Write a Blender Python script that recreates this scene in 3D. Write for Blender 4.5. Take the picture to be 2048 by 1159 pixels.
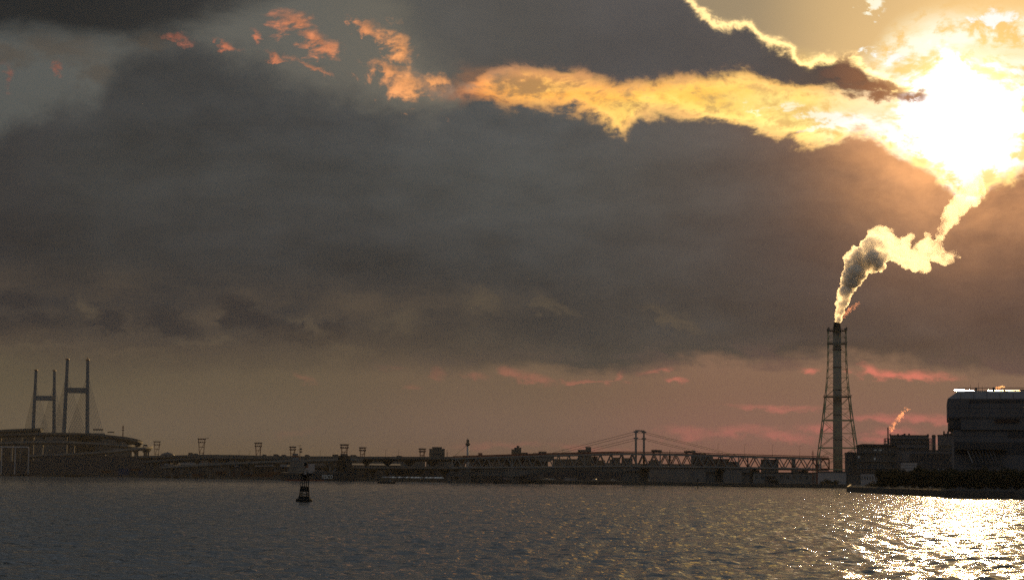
import bpy, bmesh, math, random
import numpy as np
from mathutils import Vector, Matrix, Euler

for o in list(bpy.data.objects):
    bpy.data.objects.remove(o, do_unlink=True)
SC = bpy.context.scene
COL = SC.collection
R = math.radians

def lin(r, g=None, b=None):
    """sRGB 0-255 -> linear"""
    if g is None:
        r, g, b = r
    f = lambda c: (c / 255 / 12.92) if c / 255 <= 0.04045 else ((c / 255 + 0.055) / 1.055) ** 2.4
    return (f(r), f(g), f(b))

# ------------------------------------------------------------------ camera
F = 4096.0                    # focal length in pixels of a 2048 px wide frame
CAM_H = 6.5
PITCH, ROLL = R(5.14), R(0.45)
cam = bpy.data.cameras.new('camera')
cam.lens, cam.sensor_width, cam.sensor_fit = 72.0, 36.0, 'HORIZONTAL'
cam.clip_start, cam.clip_end = 0.5, 200000.0
camo = bpy.data.objects.new('camera', cam)
COL.objects.link(camo)
CAM_R = Matrix.Rotation(math.pi / 2 + PITCH, 3, 'X') @ Matrix.Rotation(ROLL, 3, 'Z')
camo.matrix_world = Matrix.Translation((0, 0, CAM_H)) @ CAM_R.to_4x4()
SC.camera = camo

def ray(px, py):
    return CAM_R @ Vector(((px - 1024) / F, -(py - 579.5) / F, -1.0))

def at(px, py, D):
    v = ray(px, py)
    return Vector((0, 0, CAM_H)) + v * (D / v.y)

def azel(px, py):
    v = ray(px, py).normalized()
    return math.degrees(math.atan2(v.x, v.y)), math.degrees(math.asin(v.z))

# ------------------------------------------------------------------ sun and exposure
SUN_PX = (1930, 232)
SUN_AZ, SUN_EL = azel(*SUN_PX)
SUN_DIR = ray(*SUN_PX).normalized()
sun = bpy.data.lights.new('sun', 'SUN')
sun.energy, sun.angle, sun.color = 3.6, R(0.6), (1.0, 0.63, 0.26)
suno = bpy.data.objects.new('sun', sun)
COL.objects.link(suno)
suno.rotation_euler = SUN_DIR.to_track_quat('Z', 'Y').to_euler()
suno.location = (0, 0, 400)
SC.view_settings.view_transform = 'Standard'
SC.view_settings.look = 'None'
SC.view_settings.exposure = 0.0
SC.view_settings.gamma = 1.0
SC.view_settings.use_curve_mapping = False
SC.render.engine = 'CYCLES'
cy = SC.cycles
cy.max_bounces, cy.diffuse_bounces, cy.glossy_bounces = 12, 2, 3
cy.transmission_bounces, cy.volume_bounces, cy.transparent_max_bounces = 2, 9, 8
cy.use_denoising = False
cy.caustics_reflective = cy.caustics_refractive = False
cy.sample_clamp_indirect = 4.0

HAZE_DENSITY = 0.85e-5

# ------------------------------------------------------------------ node maths
class NT:
    def __init__(s, tree):
        s.t = tree
    def n(s, kind, **kw):
        nd = s.t.nodes.new(kind)
        for k, v in kw.items():
            setattr(nd, k, v)
        return nd
    def put(s, sock, v):
        if isinstance(v, X):
            s.t.links.new(v.s, sock)
        elif isinstance(v, (tuple, list)):
            sock.default_value = tuple(v) + ((1.0,) if len(sock.default_value) == 4 and len(v) == 3 else ())
        else:
            sock.default_value = v
    def m(s, op, a, b=None, c=None, clamp=False):
        nd = s.n('ShaderNodeMath', operation=op, use_clamp=clamp)
        for i, v in enumerate((a, b, c)):
            if v is not None:
                s.put(nd.inputs[i], v)
        return X(s, nd.outputs[0])
    def vm(s, op, a, b=None, out=0):
        nd = s.n('ShaderNodeVectorMath', operation=op)
        s.put(nd.inputs[0], a)
        if b is not None:
            s.put(nd.inputs[1], b)
        return X(s, nd.outputs['Value'] if out == 'v' else nd.outputs[0])
    def mix(s, f, a, b, mode='MIX'):
        nd = s.n('ShaderNodeMix', data_type='RGBA', blend_type=mode, clamp_factor=True)
        s.put(nd.inputs[0], f); s.put(nd.inputs[6], a); s.put(nd.inputs[7], b)
        return X(s, nd.outputs[2])
    def step(s, lo, hi, x):
        nd = s.n('ShaderNodeMapRange', interpolation_type='SMOOTHSTEP')
        s.put(nd.inputs[0], x); s.put(nd.inputs[1], lo); s.put(nd.inputs[2], hi)
        return X(s, nd.outputs[0])
    def noise(s, vec, scale, detail=6, rough=0.55, dist=0.0, lac=2.0, col=False):
        nd = s.n('ShaderNodeTexNoise')
        s.put(nd.inputs['Vector'], vec)
        nd.inputs['Scale'].default_value = scale
        nd.inputs['Detail'].default_value = detail
        nd.inputs['Roughness'].default_value = rough
        nd.inputs['Lacunarity'].default_value = lac
        nd.inputs['Distortion'].default_value = dist
        return X(s, nd.outputs[1 if col else 0])
    def scalecol(s, col, f):
        nd = s.n('ShaderNodeMix', data_type='RGBA', blend_type='MIX', clamp_factor=False)
        s.put(nd.inputs[0], f); s.put(nd.inputs[6], (0, 0, 0)); s.put(nd.inputs[7], col)
        return X(s, nd.outputs[2])
    def addcol(s, a, b):
        return s.mix(1.0, a, b, 'ADD')
    def gauss(s, x):
        return s.m('EXPONENT', (x * x) * -1.0)

class X:
    def __init__(s, nt, sock):
        s.nt, s.s = nt, sock
    def __add__(s, o): return s.nt.m('ADD', s, o)
    def __radd__(s, o): return s.nt.m('ADD', o, s)
    def __sub__(s, o): return s.nt.m('SUBTRACT', s, o)
    def __rsub__(s, o): return s.nt.m('SUBTRACT', o, s)
    def __mul__(s, o): return s.nt.m('MULTIPLY', s, o)
    def __rmul__(s, o): return s.nt.m('MULTIPLY', o, s)
    def __truediv__(s, o): return s.nt.m('DIVIDE', s, o)
    def __neg__(s): return s.nt.m('MULTIPLY', s, -1.0)

# ------------------------------------------------------------------ sky
KPX = F * math.pi / 180       # sky "pixels" per degree
world = bpy.data.worlds.new('World')
SC.world = world
world.use_nodes = True
world.cycles.sampling_method = 'MANUAL'
world.cycles.sample_map_resolution = 1024
def build_sky():
    wt = world.node_tree
    wt.nodes.clear()
    g = NT(wt)
    out = g.n('ShaderNodeOutputWorld')
    bg = g.n('ShaderNodeBackground')
    wt.links.new(bg.outputs[0], out.inputs[0])
    tc = g.n('ShaderNodeTexCoord')
    d = X(g, tc.outputs['Generated'])
    sep = g.n('ShaderNodeSeparateXYZ'); g.put(sep.inputs[0], d)
    dx, dy, dz = (X(g, sep.outputs[i]) for i in range(3))
    T0 = g.m('ARCCOSINE', g.m('MINIMUM', g.vm('DOT_PRODUCT', d, tuple(SUN_DIR), 'v'), 0.999999)) * F   # px from the sun

    S = F
    flat = g.vm('MULTIPLY', d, (1, 1, 1.7))
    flatter = g.vm('MULTIPLY', d, (1, 1, 3.2))
    wc = g.n('ShaderNodeCombineXYZ')
    g.put(wc.inputs[0], (g.noise(flat, S / 260, 3, 0.5) - 0.5) * 0.028)
    g.put(wc.inputs[2], (g.noise(g.vm('ADD', flat, (9.1, 4.4, 2.2)), S / 260, 3, 0.5) - 0.5) * 0.028)
    warp = X(g, wc.outputs[0])
    wd = g.vm('ADD', flat, warp)
    nA = (g.noise(wd, S / 300, 9, 0.60) - 0.5) * 4.4
    nB = (g.noise(wd, S / 85, 8, 0.66) - 0.5) * 4.4
    nC = (g.noise(g.vm('ADD', flat, (3.1, 1.7, 0.4)), S / 900, 5, 0.5) - 0.5) * 4.4
    nS = (g.noise(g.vm('ADD', flatter, warp), S / 240, 8, 0.56) - 0.5) * 4.4      # streaky
    nF = (g.noise(g.vm('ADD', wd, (0.7, 0.2, 0.9)), S / 34, 6, 0.62) - 0.5) * 4.4               # fine curls

    nG = (g.noise(g.vm('ADD', wd, (2.7, 6.2, 1.9)), S / 70, 8, 0.66) - 0.5) * 4.4
    pk1 = (g.noise(g.vm('ADD', flatter, (5.2, 0.3, 1.1)), S / 120, 8, 0.66) - 0.5) * 4.0
    # the node compiler runs ready nodes first: hang everything below on the noises so few values stay live
    tie = (nA + nB + nC + nS + nF + nG + pk1) * 1e-5
    A = g.m('ARCTAN2', dx, dy) * F + tie        # azimuth, in sky pixels
    V = g.m('ARCSINE', dz) * F + tie            # elevation, in sky pixels
    T = T0 + tie
    def P(px, py):
        a, e = azel(px, py)
        return a * KPX, e * KPX
    AMAX = 1400.0
    def edge(pts, lo=-400.0, hi=1600.0):
        """a height over azimuth, from points on the sky; level beyond its ends"""
        nd = g.n('ShaderNodeFloatCurve')
        cv = nd.mapping.curves[0]
        q = sorted(P(*p) for p in pts)
        q = [((a + AMAX) / (2 * AMAX), (v - lo) / (hi - lo)) for a, v in q]
        while len(cv.points) < len(q):
            cv.points.new(0.5, 0.5)
        for p, (a, v) in zip(cv.points, q):
            p.location = (a, v); p.handle_type = 'AUTO_CLAMPED'
        nd.mapping.extend = 'HORIZONTAL'
        nd.mapping.update()
        g.put(nd.inputs[1], (A + AMAX) * (1 / (2 * AMAX)))
        return X(g, nd.outputs[0]) * (hi - lo) + lo
    def ramp(x, stops, lo, hi):
        nd = g.n('ShaderNodeValToRGB')
        cr = nd.color_ramp
        cr.interpolation = 'EASE'
        while len(cr.elements) < len(stops):
            cr.elements.new(0.5)
        for e, (p, c) in zip(cr.elements, stops):
            e.position = (p - lo) / (hi - lo); e.color = (*lin(c), 1)
        g.put(nd.inputs[0], (x - lo) * (1 / (hi - lo)))
        return X(g, nd.outputs[0])
    def blob(px, py, rx, ry, rot, src):
        a, v = P(px, py)
        c, n = math.cos(R(rot)), math.sin(R(rot))
        u = g.m('MULTIPLY_ADD', src[0], c / rx, g.m('MULTIPLY_ADD', src[1], n / rx, -(a * c + v * n) / rx))
        w = g.m('MULTIPLY_ADD', src[0], -n / ry, g.m('MULTIPLY_ADD', src[1], c / ry, (a * n - v * c) / ry))
        return g.m('MULTIPLY_ADD', u, u, w * w)          # squared: 0 centre, 1 rim
    def blobs(src, lst):
        r = None
        for b in lst:
            x = blob(*(tuple(b) + (0.0,) * (5 - len(b))), src)
            r = x if r is None else g.m('MINIMUM', r, x)
        return g.m('SQRT', r)
    AVW = (A + nB * 26 + nF * 9, V + nG * 20 + nF * 7)      # ragged coordinates for small clouds

    # ---- clear air
    nish = g.n('ShaderNodeTexSky', sky_type='NISHITA')
    nish.sun_disc = False
    nish.sun_elevation = R(SUN_EL); nish.sun_rotation = R(SUN_AZ)
    nish.air_density, nish.dust_density, nish.ozone_density = 1.0, 4.0, 1.0
    nishc = g.scalecol(X(g, nish.outputs[0]), 0.0014)
    low = ramp(A, [(-1024, (91, 81, 67)), (-500, (94, 82, 71)), (0, (104, 84, 76)), (450, (119, 84, 80)), (760, (112, 79, 77)), (1024, (104, 77, 76))], -1100, 1100)
    high = ramp(A, [(-1024, (84, 88, 87)), (-500, (90, 92, 89)), (0, (100, 99, 92)), (450, (128, 116, 96)), (700, (192, 160, 112)), (1024, (232, 188, 122))], -1100, 1100)
    mid = ramp(V, [(0, (255, 246, 226)), (90, (255, 255, 255)), (190, (232, 238, 236)), (300, (225, 234, 230))], 0, 300)
    clear = g.mix(g.step(260, 620, V), g.mix(1.0, low, mid, 'MULTIPLY'), high)
    clear = g.addcol(g.scalecol(clear, 0.90 + nC * 0.16), nishc)
    glow1 = g.m('EXPONENT', T * (-1 / 105.0))
    glow2 = g.m('EXPONENT', T * (-1 / 260.0))
    up = g.step(240, 560, V)
    clear = g.addcol(clear, g.scalecol((0.85, 0.50, 0.17), glow2 * up * 0.46))
    clear = g.addcol(clear, g.scalecol((1.0, 0.72, 0.36), glow1 * up * 0.55))
    col = clear

    # ---- small pink clouds low over the horizon
    AVL = (A + nB * 14 + nF * 7, V + nG * 7 + nF * 4)
    b1 = blobs(AVL, [(1075, 756, 70, 13, -16), (1225, 757, 26, 8, 35), (1160, 762, 90, 4, 0), (945, 752, 32, 9), (875, 738, 22, 14, -40), (785, 735, 28, 8), (820, 774, 26, 8), (1320, 740, 42, 5, 6), (1612, 738, 24, 9), (1800, 748, 110, 13, -3), (1745, 742, 40, 14, -30), (1350, 762, 30, 6), (1020, 745, 40, 14, -20), (605, 757, 30, 9, -25)])
    p1 = g.step(0.1, 1.45, 1.28 - b1 + nF * 0.55 + pk1 * 0.45)
    b2 = blobs(AVL, [(1370, 866, 74, 17, -3), (1480, 862, 88, 15, 4), (1560, 872, 80, 14, -8), (1790, 862, 60, 11), (1850, 840, 105, 11, -4), (1760, 838, 85, 9), (1650, 856, 60, 14), (1165, 893, 110, 9, -5), (1010, 890, 120, 8, 3), (1800, 880, 90, 9), (1560, 815, 130, 7, -2), (580, 866, 60, 12, 6)])
    p2 = g.step(0.0, 1.5, 1.22 - b2 + nF * 0.45 + pk1 * 0.6)
    pstr = ramp(A, [(-1024, (60, 60, 60)), (-200, (105, 105, 105)), (60, (145, 145, 145)), (300, (195, 195, 195)), (800, (255, 255, 255)), (1024, (200, 200, 200))], -1100, 1100)
    low_on = g.step(-20, 14, V)
    col = g.addcol(col, g.scalecol(g.mix(1.0, (0.46, 0.060, 0.045), pstr, 'MULTIPLY'), p1 * low_on))
    col = g.addcol(col, g.scalecol(g.mix(1.0, (0.24, 0.032, 0.030), pstr, 'MULTIPLY'), p2 * low_on))

    # ---- sunlit veil between the two dark banks
    veil_on = g.step(-140, -20, A + nB * 46 + nG * 40 + nF * 18) * up
    vt = g.step(-0.40, 0.36, nA * 0.30 + nB * 0.50 + nF * 0.50 + nG * 0.45 + 0.10)
    veil_lit = ramp(T, [(0, (255, 255, 250)), (150, (255, 250, 225)), (330, (255, 226, 134)), (560, (255, 212, 108)), (820, (252, 190, 98)), (1020, (232, 148, 84))], 0, 1100)
    veil_dim = ramp(T, [(0, (255, 236, 190)), (120, (252, 214, 138)), (200, (246, 200, 120)), (340, (226, 184, 108)), (560, (196, 156, 92)), (820, (178, 134, 84)), (1020, (140, 108, 80))], 0, 1100)
    boost = 1.10 + g.gauss(T * (1 / 64.0)) * 6.0
    veil = g.scalecol(g.mix(vt, veil_dim, g.mix(g.step(-0.5, 0.5, nS + nB * 0.5), veil_lit, g.mix(1.0, veil_lit, lin(255, 236, 210), 'MULTIPLY'))), boost)
    below_up = g.step(40, -40, V - edge([(880, 140), (1000, 120), (1500, 110), (1700, 140), (1800, 60), (1900, 30), (2048, 30)]))
    col = g.mix(veil_on * below_up, col, veil)
    # white heaps in front of the sun
    ht = edge([(1640, 150), (1700, 118), (1756, 74), (1800, 52), (1835, 50), (1880, 84), (1930, 112), (1980, 146), (2048, 188), (2150, 230)])
    hp = blobs(AVW, [(1975, 40, 58, 17, 6), (1750, 10, 22, 22, 30), (1730, 254, 160, 22, -13), (1945, 372, 40, 70, 12), (2034, 150, 30, 18, -20), (1785, 112, 34, 14, -20), (1988, 132, 16, 10, 0)])
    hs = g.m('MAXIMUM', g.m('MINIMUM', ht - V, 126 - T * 0.92), (1.0 - hp) * 34) + nB * 24 + nF * 17 + nG * 19
    heap = g.step(-5, 13, hs)
    hl = ramp(T, [(0, (255, 255, 255)), (210, (255, 255, 246)), (330, (255, 244, 200))], 0, 420)
    hd = ramp(T, [(0, (255, 255, 250)), (80, (255, 236, 180)), (160, (252, 212, 130)), (330, (236, 184, 106))], 0, 420)
    hc = g.mix(g.step(-0.55, 0.25, nG * 0.55 + nB * 0.35 + nF * 0.35 + 0.14 - g.gauss(hs * (1 / 14.0)) * 0.3), hd, hl)
    col = g.mix(heap, col, g.scalecol(hc, 1.02 + g.gauss(T * (1 / 66.0)) * 6.0))

    # ---- grey upper bank
    ub = edge([(560, 60), (700, 60), (800, 110), (880, 186), (930, 180), (965, 158), (1040, 152), (1150, 162), (1250, 174), (1340, 168), (1400, 160), (1480, 152), (1550, 166), (1620, 174), (1700, 182), (1780, 186), (1850, 190), (1900, 186), (2048, 180)])
    ut = edge([(1300, -140), (1370, -4), (1410, 34), (1450, 52), (1490, 46), (1530, 86), (1580, 100), (1610, 128), (1650, 116), (1700, 118), (1740, 146), (1790, 168), (1840, 184), (1880, 195), (1920, 215), (2048, 260)])
    sb = V - ub + nB * 17 + nA * 12 + nF * 8 + nG * 8
    st = ut - V + nB * 14 + nA * 9 + nF * 9 + nG * 8
    left_fade = g.step(-330, -90, A + nA * 120)
    su = g.m('MINIMUM', sb, st)
    upper = g.step(-12, 22, su)
    uc = ramp(A, [(-330, (88, 88, 84)), (-60, (84, 82, 79)), (250, (80, 77, 76)), (480, (84, 79, 77)), (640, (92, 78, 70)), (800, (150, 105, 74))], -400, 900)
    uc = g.scalecol(uc, 0.96 + nC * 0.22 + nA * 0.16)
    rim = g.gauss((su - 2) * (1 / 13.0)) * g.step(1150, 350, T)
    col = g.mix(upper * left_fade, col, uc)
    topr = g.gauss((st - 1) * (1 / 9.0)) * g.step(-30, 20, sb) * g.step(900, 520, T)
    col = g.addcol(col, g.scalecol((1.0, 0.66, 0.24), topr * 1.25))
    col = g.addcol(col, g.scalecol((0.50, 0.17, 0.06), g.gauss((sb + 4) * (1 / 15.0)) * left_fade * g.step(0, 30, st) * 0.5))
    # the small dark knot at the tip
    kn = blobs(AVW, [(1700, 146, 62, 38, -25), (1770, 178, 70, 20, -14), (1830, 186, 34, 12, 0)])
    knot = g.step(0.0, 0.75, 1.0 - kn + nB * 0.5 + nF * 0.16)
    col = g.mix(knot * 0.9, col, g.mix(g.step(560, 780, A), lin(84, 70, 66), lin(165, 110, 72)))

    # ---- the great grey deck
    dt = edge([(0, 240), (100, 232), (180, 226), (228, 150), (290, 100), (400, 92), (560, 118), (660, 150), (760, 178), (850, 196), (930, 182), (1000, 194), (1100, 206), (1180, 222), (1242, 256), (1292, 218), (1380, 228), (1460, 246), (1560, 260), (1640, 280), (1720, 268), (1790, 300), (1850, 328), (1900, 366), (1936, 392), (1970, 360), (2010, 334), (2048, 322)])
    db = edge([(0, 728), (120, 742), (300, 748), (500, 742), (680, 738), (800, 732), (950, 742), (1080, 738), (1160, 756), (1250, 748), (1330, 730), (1450, 728), (1600, 722), (1750, 730), (1900, 744), (2048, 744)])
    soft = g.step(-200, -60, A)                               # 0 left (soft) .. 1 right (crisp)
    sd = dt - V + nA * (56 - soft * 36) + nB * 20 + nF * 9 + nG * 10
    wdt = 62 - soft * 46
    m1 = g.step(-1.0, 1.0, (sd - 6) / wdt)
    s2 = V - db + nS * 26 + nB * 8
    lft = g.step(250, -450, A)
    m2 = g.step(-12 - lft * 26, 24 + lft * 34, s2 + nB * 6 + nG * 7 * lft)
    deck_c = ramp(A, [(-1024, (59, 59, 60)), (-800, (62, 63, 63)), (-420, (72, 73, 73)), (0, (80, 81, 80)), (420, (83, 82, 79)), (760, (88, 83, 78)), (1024, (84, 77, 73))], -1100, 1100)
    deck_v = ramp(V, [(200, (226, 214, 204)), (300, (206, 204, 205)), (430, (214, 213, 214)), (600, (238, 238, 236)), (700, (255, 255, 255)), (860, (255, 255, 255))], 190, 900)
    deck = g.mix(1.0, deck_c, deck_v, 'MULTIPLY')
    deck = g.scalecol(deck, 0.97 + nC * 0.26 + nS * 0.18 + nA * 0.15 + nB * 0.06)
    # ragged strata at the lower left
    ll = g.step(430, 330, V) * g.step(420, -350, A)
    strat = g.step(-0.75, 0.80, nS * 0.8 + nA * 0.3 + nB * 0.12)
    sc_ = g.mix(strat, lin(52, 51, 52), lin(80, 70, 60))
    deck = g.mix(ll * 0.85, deck, sc_)
    lum = blobs(AVW, [(500, 632, 86, 34, -28), (590, 668, 50, 14, -6), (340, 648, 70, 26, -8), (60, 646, 90, 24, 4), (205, 640, 60, 22, -12), (655, 668, 34, 22, 20), (30, 600, 60, 22, 0)])
    deck = g.mix(g.step(1.25, 0.45, lum - nF * 0.12) * 0.9, deck, lin(45, 44, 46))
    pale = blobs(AVW, [(60, 690, 120, 10, 2), (420, 686, 60, 9, 0), (620, 655, 44, 10, -18), (690, 700, 60, 12, 0), (250, 704, 90, 8, 0), (960, 600, 40, 22, -24), (1110, 612, 46, 14, -30), (1350, 640, 60, 14, -24), (800, 640, 50, 26, 0), (170, 620, 22, 18, 0)])
    deck = g.mix(g.step(1.5, 0.1, pale - nF * 0.22 - nB * 0.15) * 0.6, deck, lin(88, 78, 65))
    deck = g.mix(g.step(100, 30, s2 + nS * 14) * lft * 0.55, deck, lin(80, 69, 58))
    fringe = g.step(70, 0, s2) * g.step(-0.1, 0.5, nS + nB * 0.4)
    deck = g.mix(fringe * 0.55, deck, g.addcol(g.mix(1.0, low, mid, 'MULTIPLY'), (0, 0, 0)))
    # sun through the deck
    thr = g.gauss(T * (1 / 205.0))
    deck = g.addcol(deck, g.scalecol((1.15, 0.50, 0.155), thr * (1.0 + nA * 0.55 + nB * 0.3)))
    deck = g.addcol(deck, g.scalecol((0.10, 0.035, 0.018), g.gauss(T * (1 / 420.0))))
    col = g.mix(m1 * m2, col, deck)
    rimd = g.gauss((sd + 2) * (1 / 13.0)) * g.step(-90, -30, A) * g.step(1150, 250, T)
    col = g.addcol(col, g.scalecol((1.0, 0.50, 0.17), rimd * 0.55))

    brn = blobs(AVW, [(120, 96, 90, 30, -6), (185, 150, 26, 30, 10), (20, 110, 50, 22, 0), (300, 84, 60, 16, 4)])
    col = g.mix(g.step(1.4, 0.2, brn - nF * 0.2) * 0.7, col, lin(84, 77, 69))
    # ---- orange tufts upper left
    tf = blobs(AVW, [(590, 48, 40, 26, -25), (630, 84, 52, 22, -30), (664, 96, 22, 18, 0), (615, 128, 40, 10, -22), (545, 114, 26, 8, -10), (444, 92, 32, 10, -28), (512, 72, 10, 16, 0), (356, 77, 26, 9, 0), (748, 60, 42, 16, -32), (796, 98, 26, 44, 16), (820, 168, 66, 26, -14), (775, 140, 40, 14, -10), (870, 160, 28, 14, 0), (15, 150, 12, 22, 0), (112, 134, 10, 14, 30)])
    tm = g.step(-0.15, 1.45, 1.16 - tf + nG * 0.35 + nF * 0.80)
    tcol = ramp(A, [(-1024, (120, 84, 74)), (-680, (165, 98, 78)), (-560, (198, 116, 84)), (-400, (212, 132, 90)), (-180, (236, 160, 98))], -1100, -100)
    tcol = g.scalecol(tcol, 1.0 + nF * 0.40 + nG * 0.2)
    col = g.mix(tm * 0.92, col, tcol)

    # ---- dark shelf, top left
    td = edge([(0, 78), (120, 70), (280, 66), (400, 52), (500, 28), (580, -4), (680, -40), (800, -60), (1100, -110), (1300, -140), (1700, -220), (2048, -260)])
    sT = V - td + nA * 18 + nS * 14 + nG * 5
    shelf = g.step(-26, 40, sT) * g.step(520, 100, A)
    col = g.mix(shelf, col, g.scalecol(g.mix(g.step(-1024, -300, A), lin(37, 39, 40), lin(58, 58, 58)), 1.0 + nC * 0.25))

    # ---- overcast all round beyond the view, raised overhead to light water and objects
    over = g.scalecol(g.mix(g.step(150, 2600, V), lin(72, 72, 71), lin(134, 140, 146)), 1.0 + nC * 0.4 + nA * 0.2)
    aabs = g.m('ABSOLUTE', A)
    away = g.m('MAXIMUM', g.step(1350, 2600, aabs), g.step(1120, 1900, V))
    col = g.mix(away, col, over)
    col = g.mix(g.step(-40, -160, V), col, lin(60, 58, 54))
    g.put(bg.inputs[0], col)
    bg.inputs[1].default_value = 1.0
build_sky()

# ------------------------------------------------------------------ materials
MATS = {}
def mat(name, col, rough=0.7, metal=0.0, var=0.25, scale=0.15, spec=0.12, col2=None, streak=False):
    if name in MATS:
        return MATS[name]
    m = bpy.data.materials.new(name)
    m.use_nodes = True
    g = NT(m.node_tree)
    p = m.node_tree.nodes['Principled BSDF']
    p.inputs['Roughness'].default_value = rough
    p.inputs['Metallic'].default_value = metal
    p.inputs['Specular IOR Level'].default_value = spec
    tc = g.n('ShaderNodeNewGeometry')
    pos = X(g, tc.outputs['Position'])
    if streak:
        pos = g.vm('MULTIPLY', pos, (1, 1, 0.15))
    n1 = g.noise(pos, scale, 6, 0.6)
    n2 = g.noise(pos, scale * 9, 4, 0.6)
    f = g.step(0.3, 0.7, n1 * 0.65 + n2 * 0.35)
    c2 = col2 or tuple(c * (1 - var) for c in col)
    g.put(p.inputs['Base Color'], g.mix(f, tuple(min(1, c * (1 + var * 0.5)) for c in col), c2))
    MATS[name] = m
    return m

# ------------------------------------------------------------------ water
def build_water():
    rng = np.random.default_rng(7)
    half = R(19)
    th = np.concatenate([np.linspace(-math.pi, -half, 70)[:-1], np.linspace(-half, half, 760), np.linspace(half, math.pi, 70)[1:]])
    # rings: fine near the camera, then widening
    rr = [2.0, 8.0, 20.0, 35.0, 50.0, 65.0, 78.0]
    r = 88.0
    while r < 1500:
        rr.append(r); r += 0.30 + 0.00062 * max(0, r - 100) ** 1.12
    while r < 4800:
        rr.append(r); r *= 1.25
    rr.append(5000.0)
    rr = np.array(rr)
    RR, TH = np.meshgrid(rr, th, indexing='ij')
    X_, Y_ = RR * np.sin(TH), RR * np.cos(TH)
    Z = np.zeros_like(X_)
    dr = np.gradient(rr)[:, None]
    lat = np.minimum(np.abs(np.gradient(th))[None, :] * RR, 1e9)
    cell = np.maximum(dr, lat * 0.6)
    wind = R(-62)          # waves run across and slightly towards the camera
    for k in range(64):
        L = 0.7 * (8.0 / 0.7) ** (k / 63.0)
        a = wind + rng.normal(0, 0.8)
        kx, ky = math.cos(a) * 2 * math.pi / L, math.sin(a) * 2 * math.pi / L
        slope = 0.036 * (1.0 if L < 2.8 else (2.8 / L) ** 0.9)
        amp = slope * L / (2 * math.pi) * rng.uniform(0.6, 1.4)
        fade = np.clip((L / cell - 2.2) / 2.5, 0, 1)
        ph = kx * X_ + ky * Y_ + rng.uniform(0, 6.28)
        w = np.sin(ph + 0.5 * np.sin(ph * 0.31 + k + 0.23 * (kx * Y_ - ky * X_)))
        Z += amp * fade * (w + 0.25 * np.cos(2 * ph))
    nr, nt_ = RR.shape
    co = np.stack([X_, Y_, Z], -1).reshape(-1, 3)
    i = np.arange(nr * nt_).reshape(nr, nt_)
    q = np.stack([i[:-1, :-1], i[:-1, 1:], i[1:, 1:], i[1:, :-1]], -1).reshape(-1, 4)[:, ::-1]
    me = bpy.data.meshes.new('water')
    me.vertices.add(len(co)); me.vertices.foreach_set('co', co.ravel())
    me.loops.add(q.size); me.loops.foreach_set('vertex_index', q.ravel().astype(np.int32))
    me.polygons.add(len(q)); me.polygons.foreach_set('loop_start', np.arange(0, q.size, 4, dtype=np.int32))
    me.polygons.foreach_set('use_smooth', np.ones(len(q), dtype=bool))
    me.update()
    ob = bpy.data.objects.new('water', me); COL.objects.link(ob)
    ob['kind'] = 'structure'
    m = bpy.data.materials.new('harbour_water'); m.use_nodes = True
    g = NT(m.node_tree)
    p = m.node_tree.nodes['Principled BSDF']
    p.inputs['Base Color'].default_value = (0.026, 0.034, 0.039, 1)
    p.inputs['IOR'].default_value = 1.333
    p.inputs['Roughness'].default_value = 0.05
    pos = X(g, g.n('ShaderNodeNewGeometry').outputs['Position'])
    nrot = g.n('ShaderNodeMapping'); g.put(nrot.inputs[0], pos)
    nrot.inputs[2].default_value = (0, 0, R(-28)); nrot.inputs[3].default_value = (0.55, 1.0, 1.0)
    pp = X(g, nrot.outputs[0])
    h1 = g.noise(pp, 0.55, 5, 0.60, 0.3)
    h2 = g.noise(pp, 2.6, 3, 0.55, 0.2)
    bp = g.n('ShaderNodeBump')
    bp.inputs['Strength'].default_value = 1.0
    bp.inputs['Distance'].default_value = 1.0
    g.put(bp.inputs['Height'], h1 * 0.36 + h2 * 0.035)
    m.node_tree.links.new(bp.outputs[0], p.inputs['Normal'])
    me.materials.append(m)
    print('water quads', len(q))
    return ob
build_water()

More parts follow.
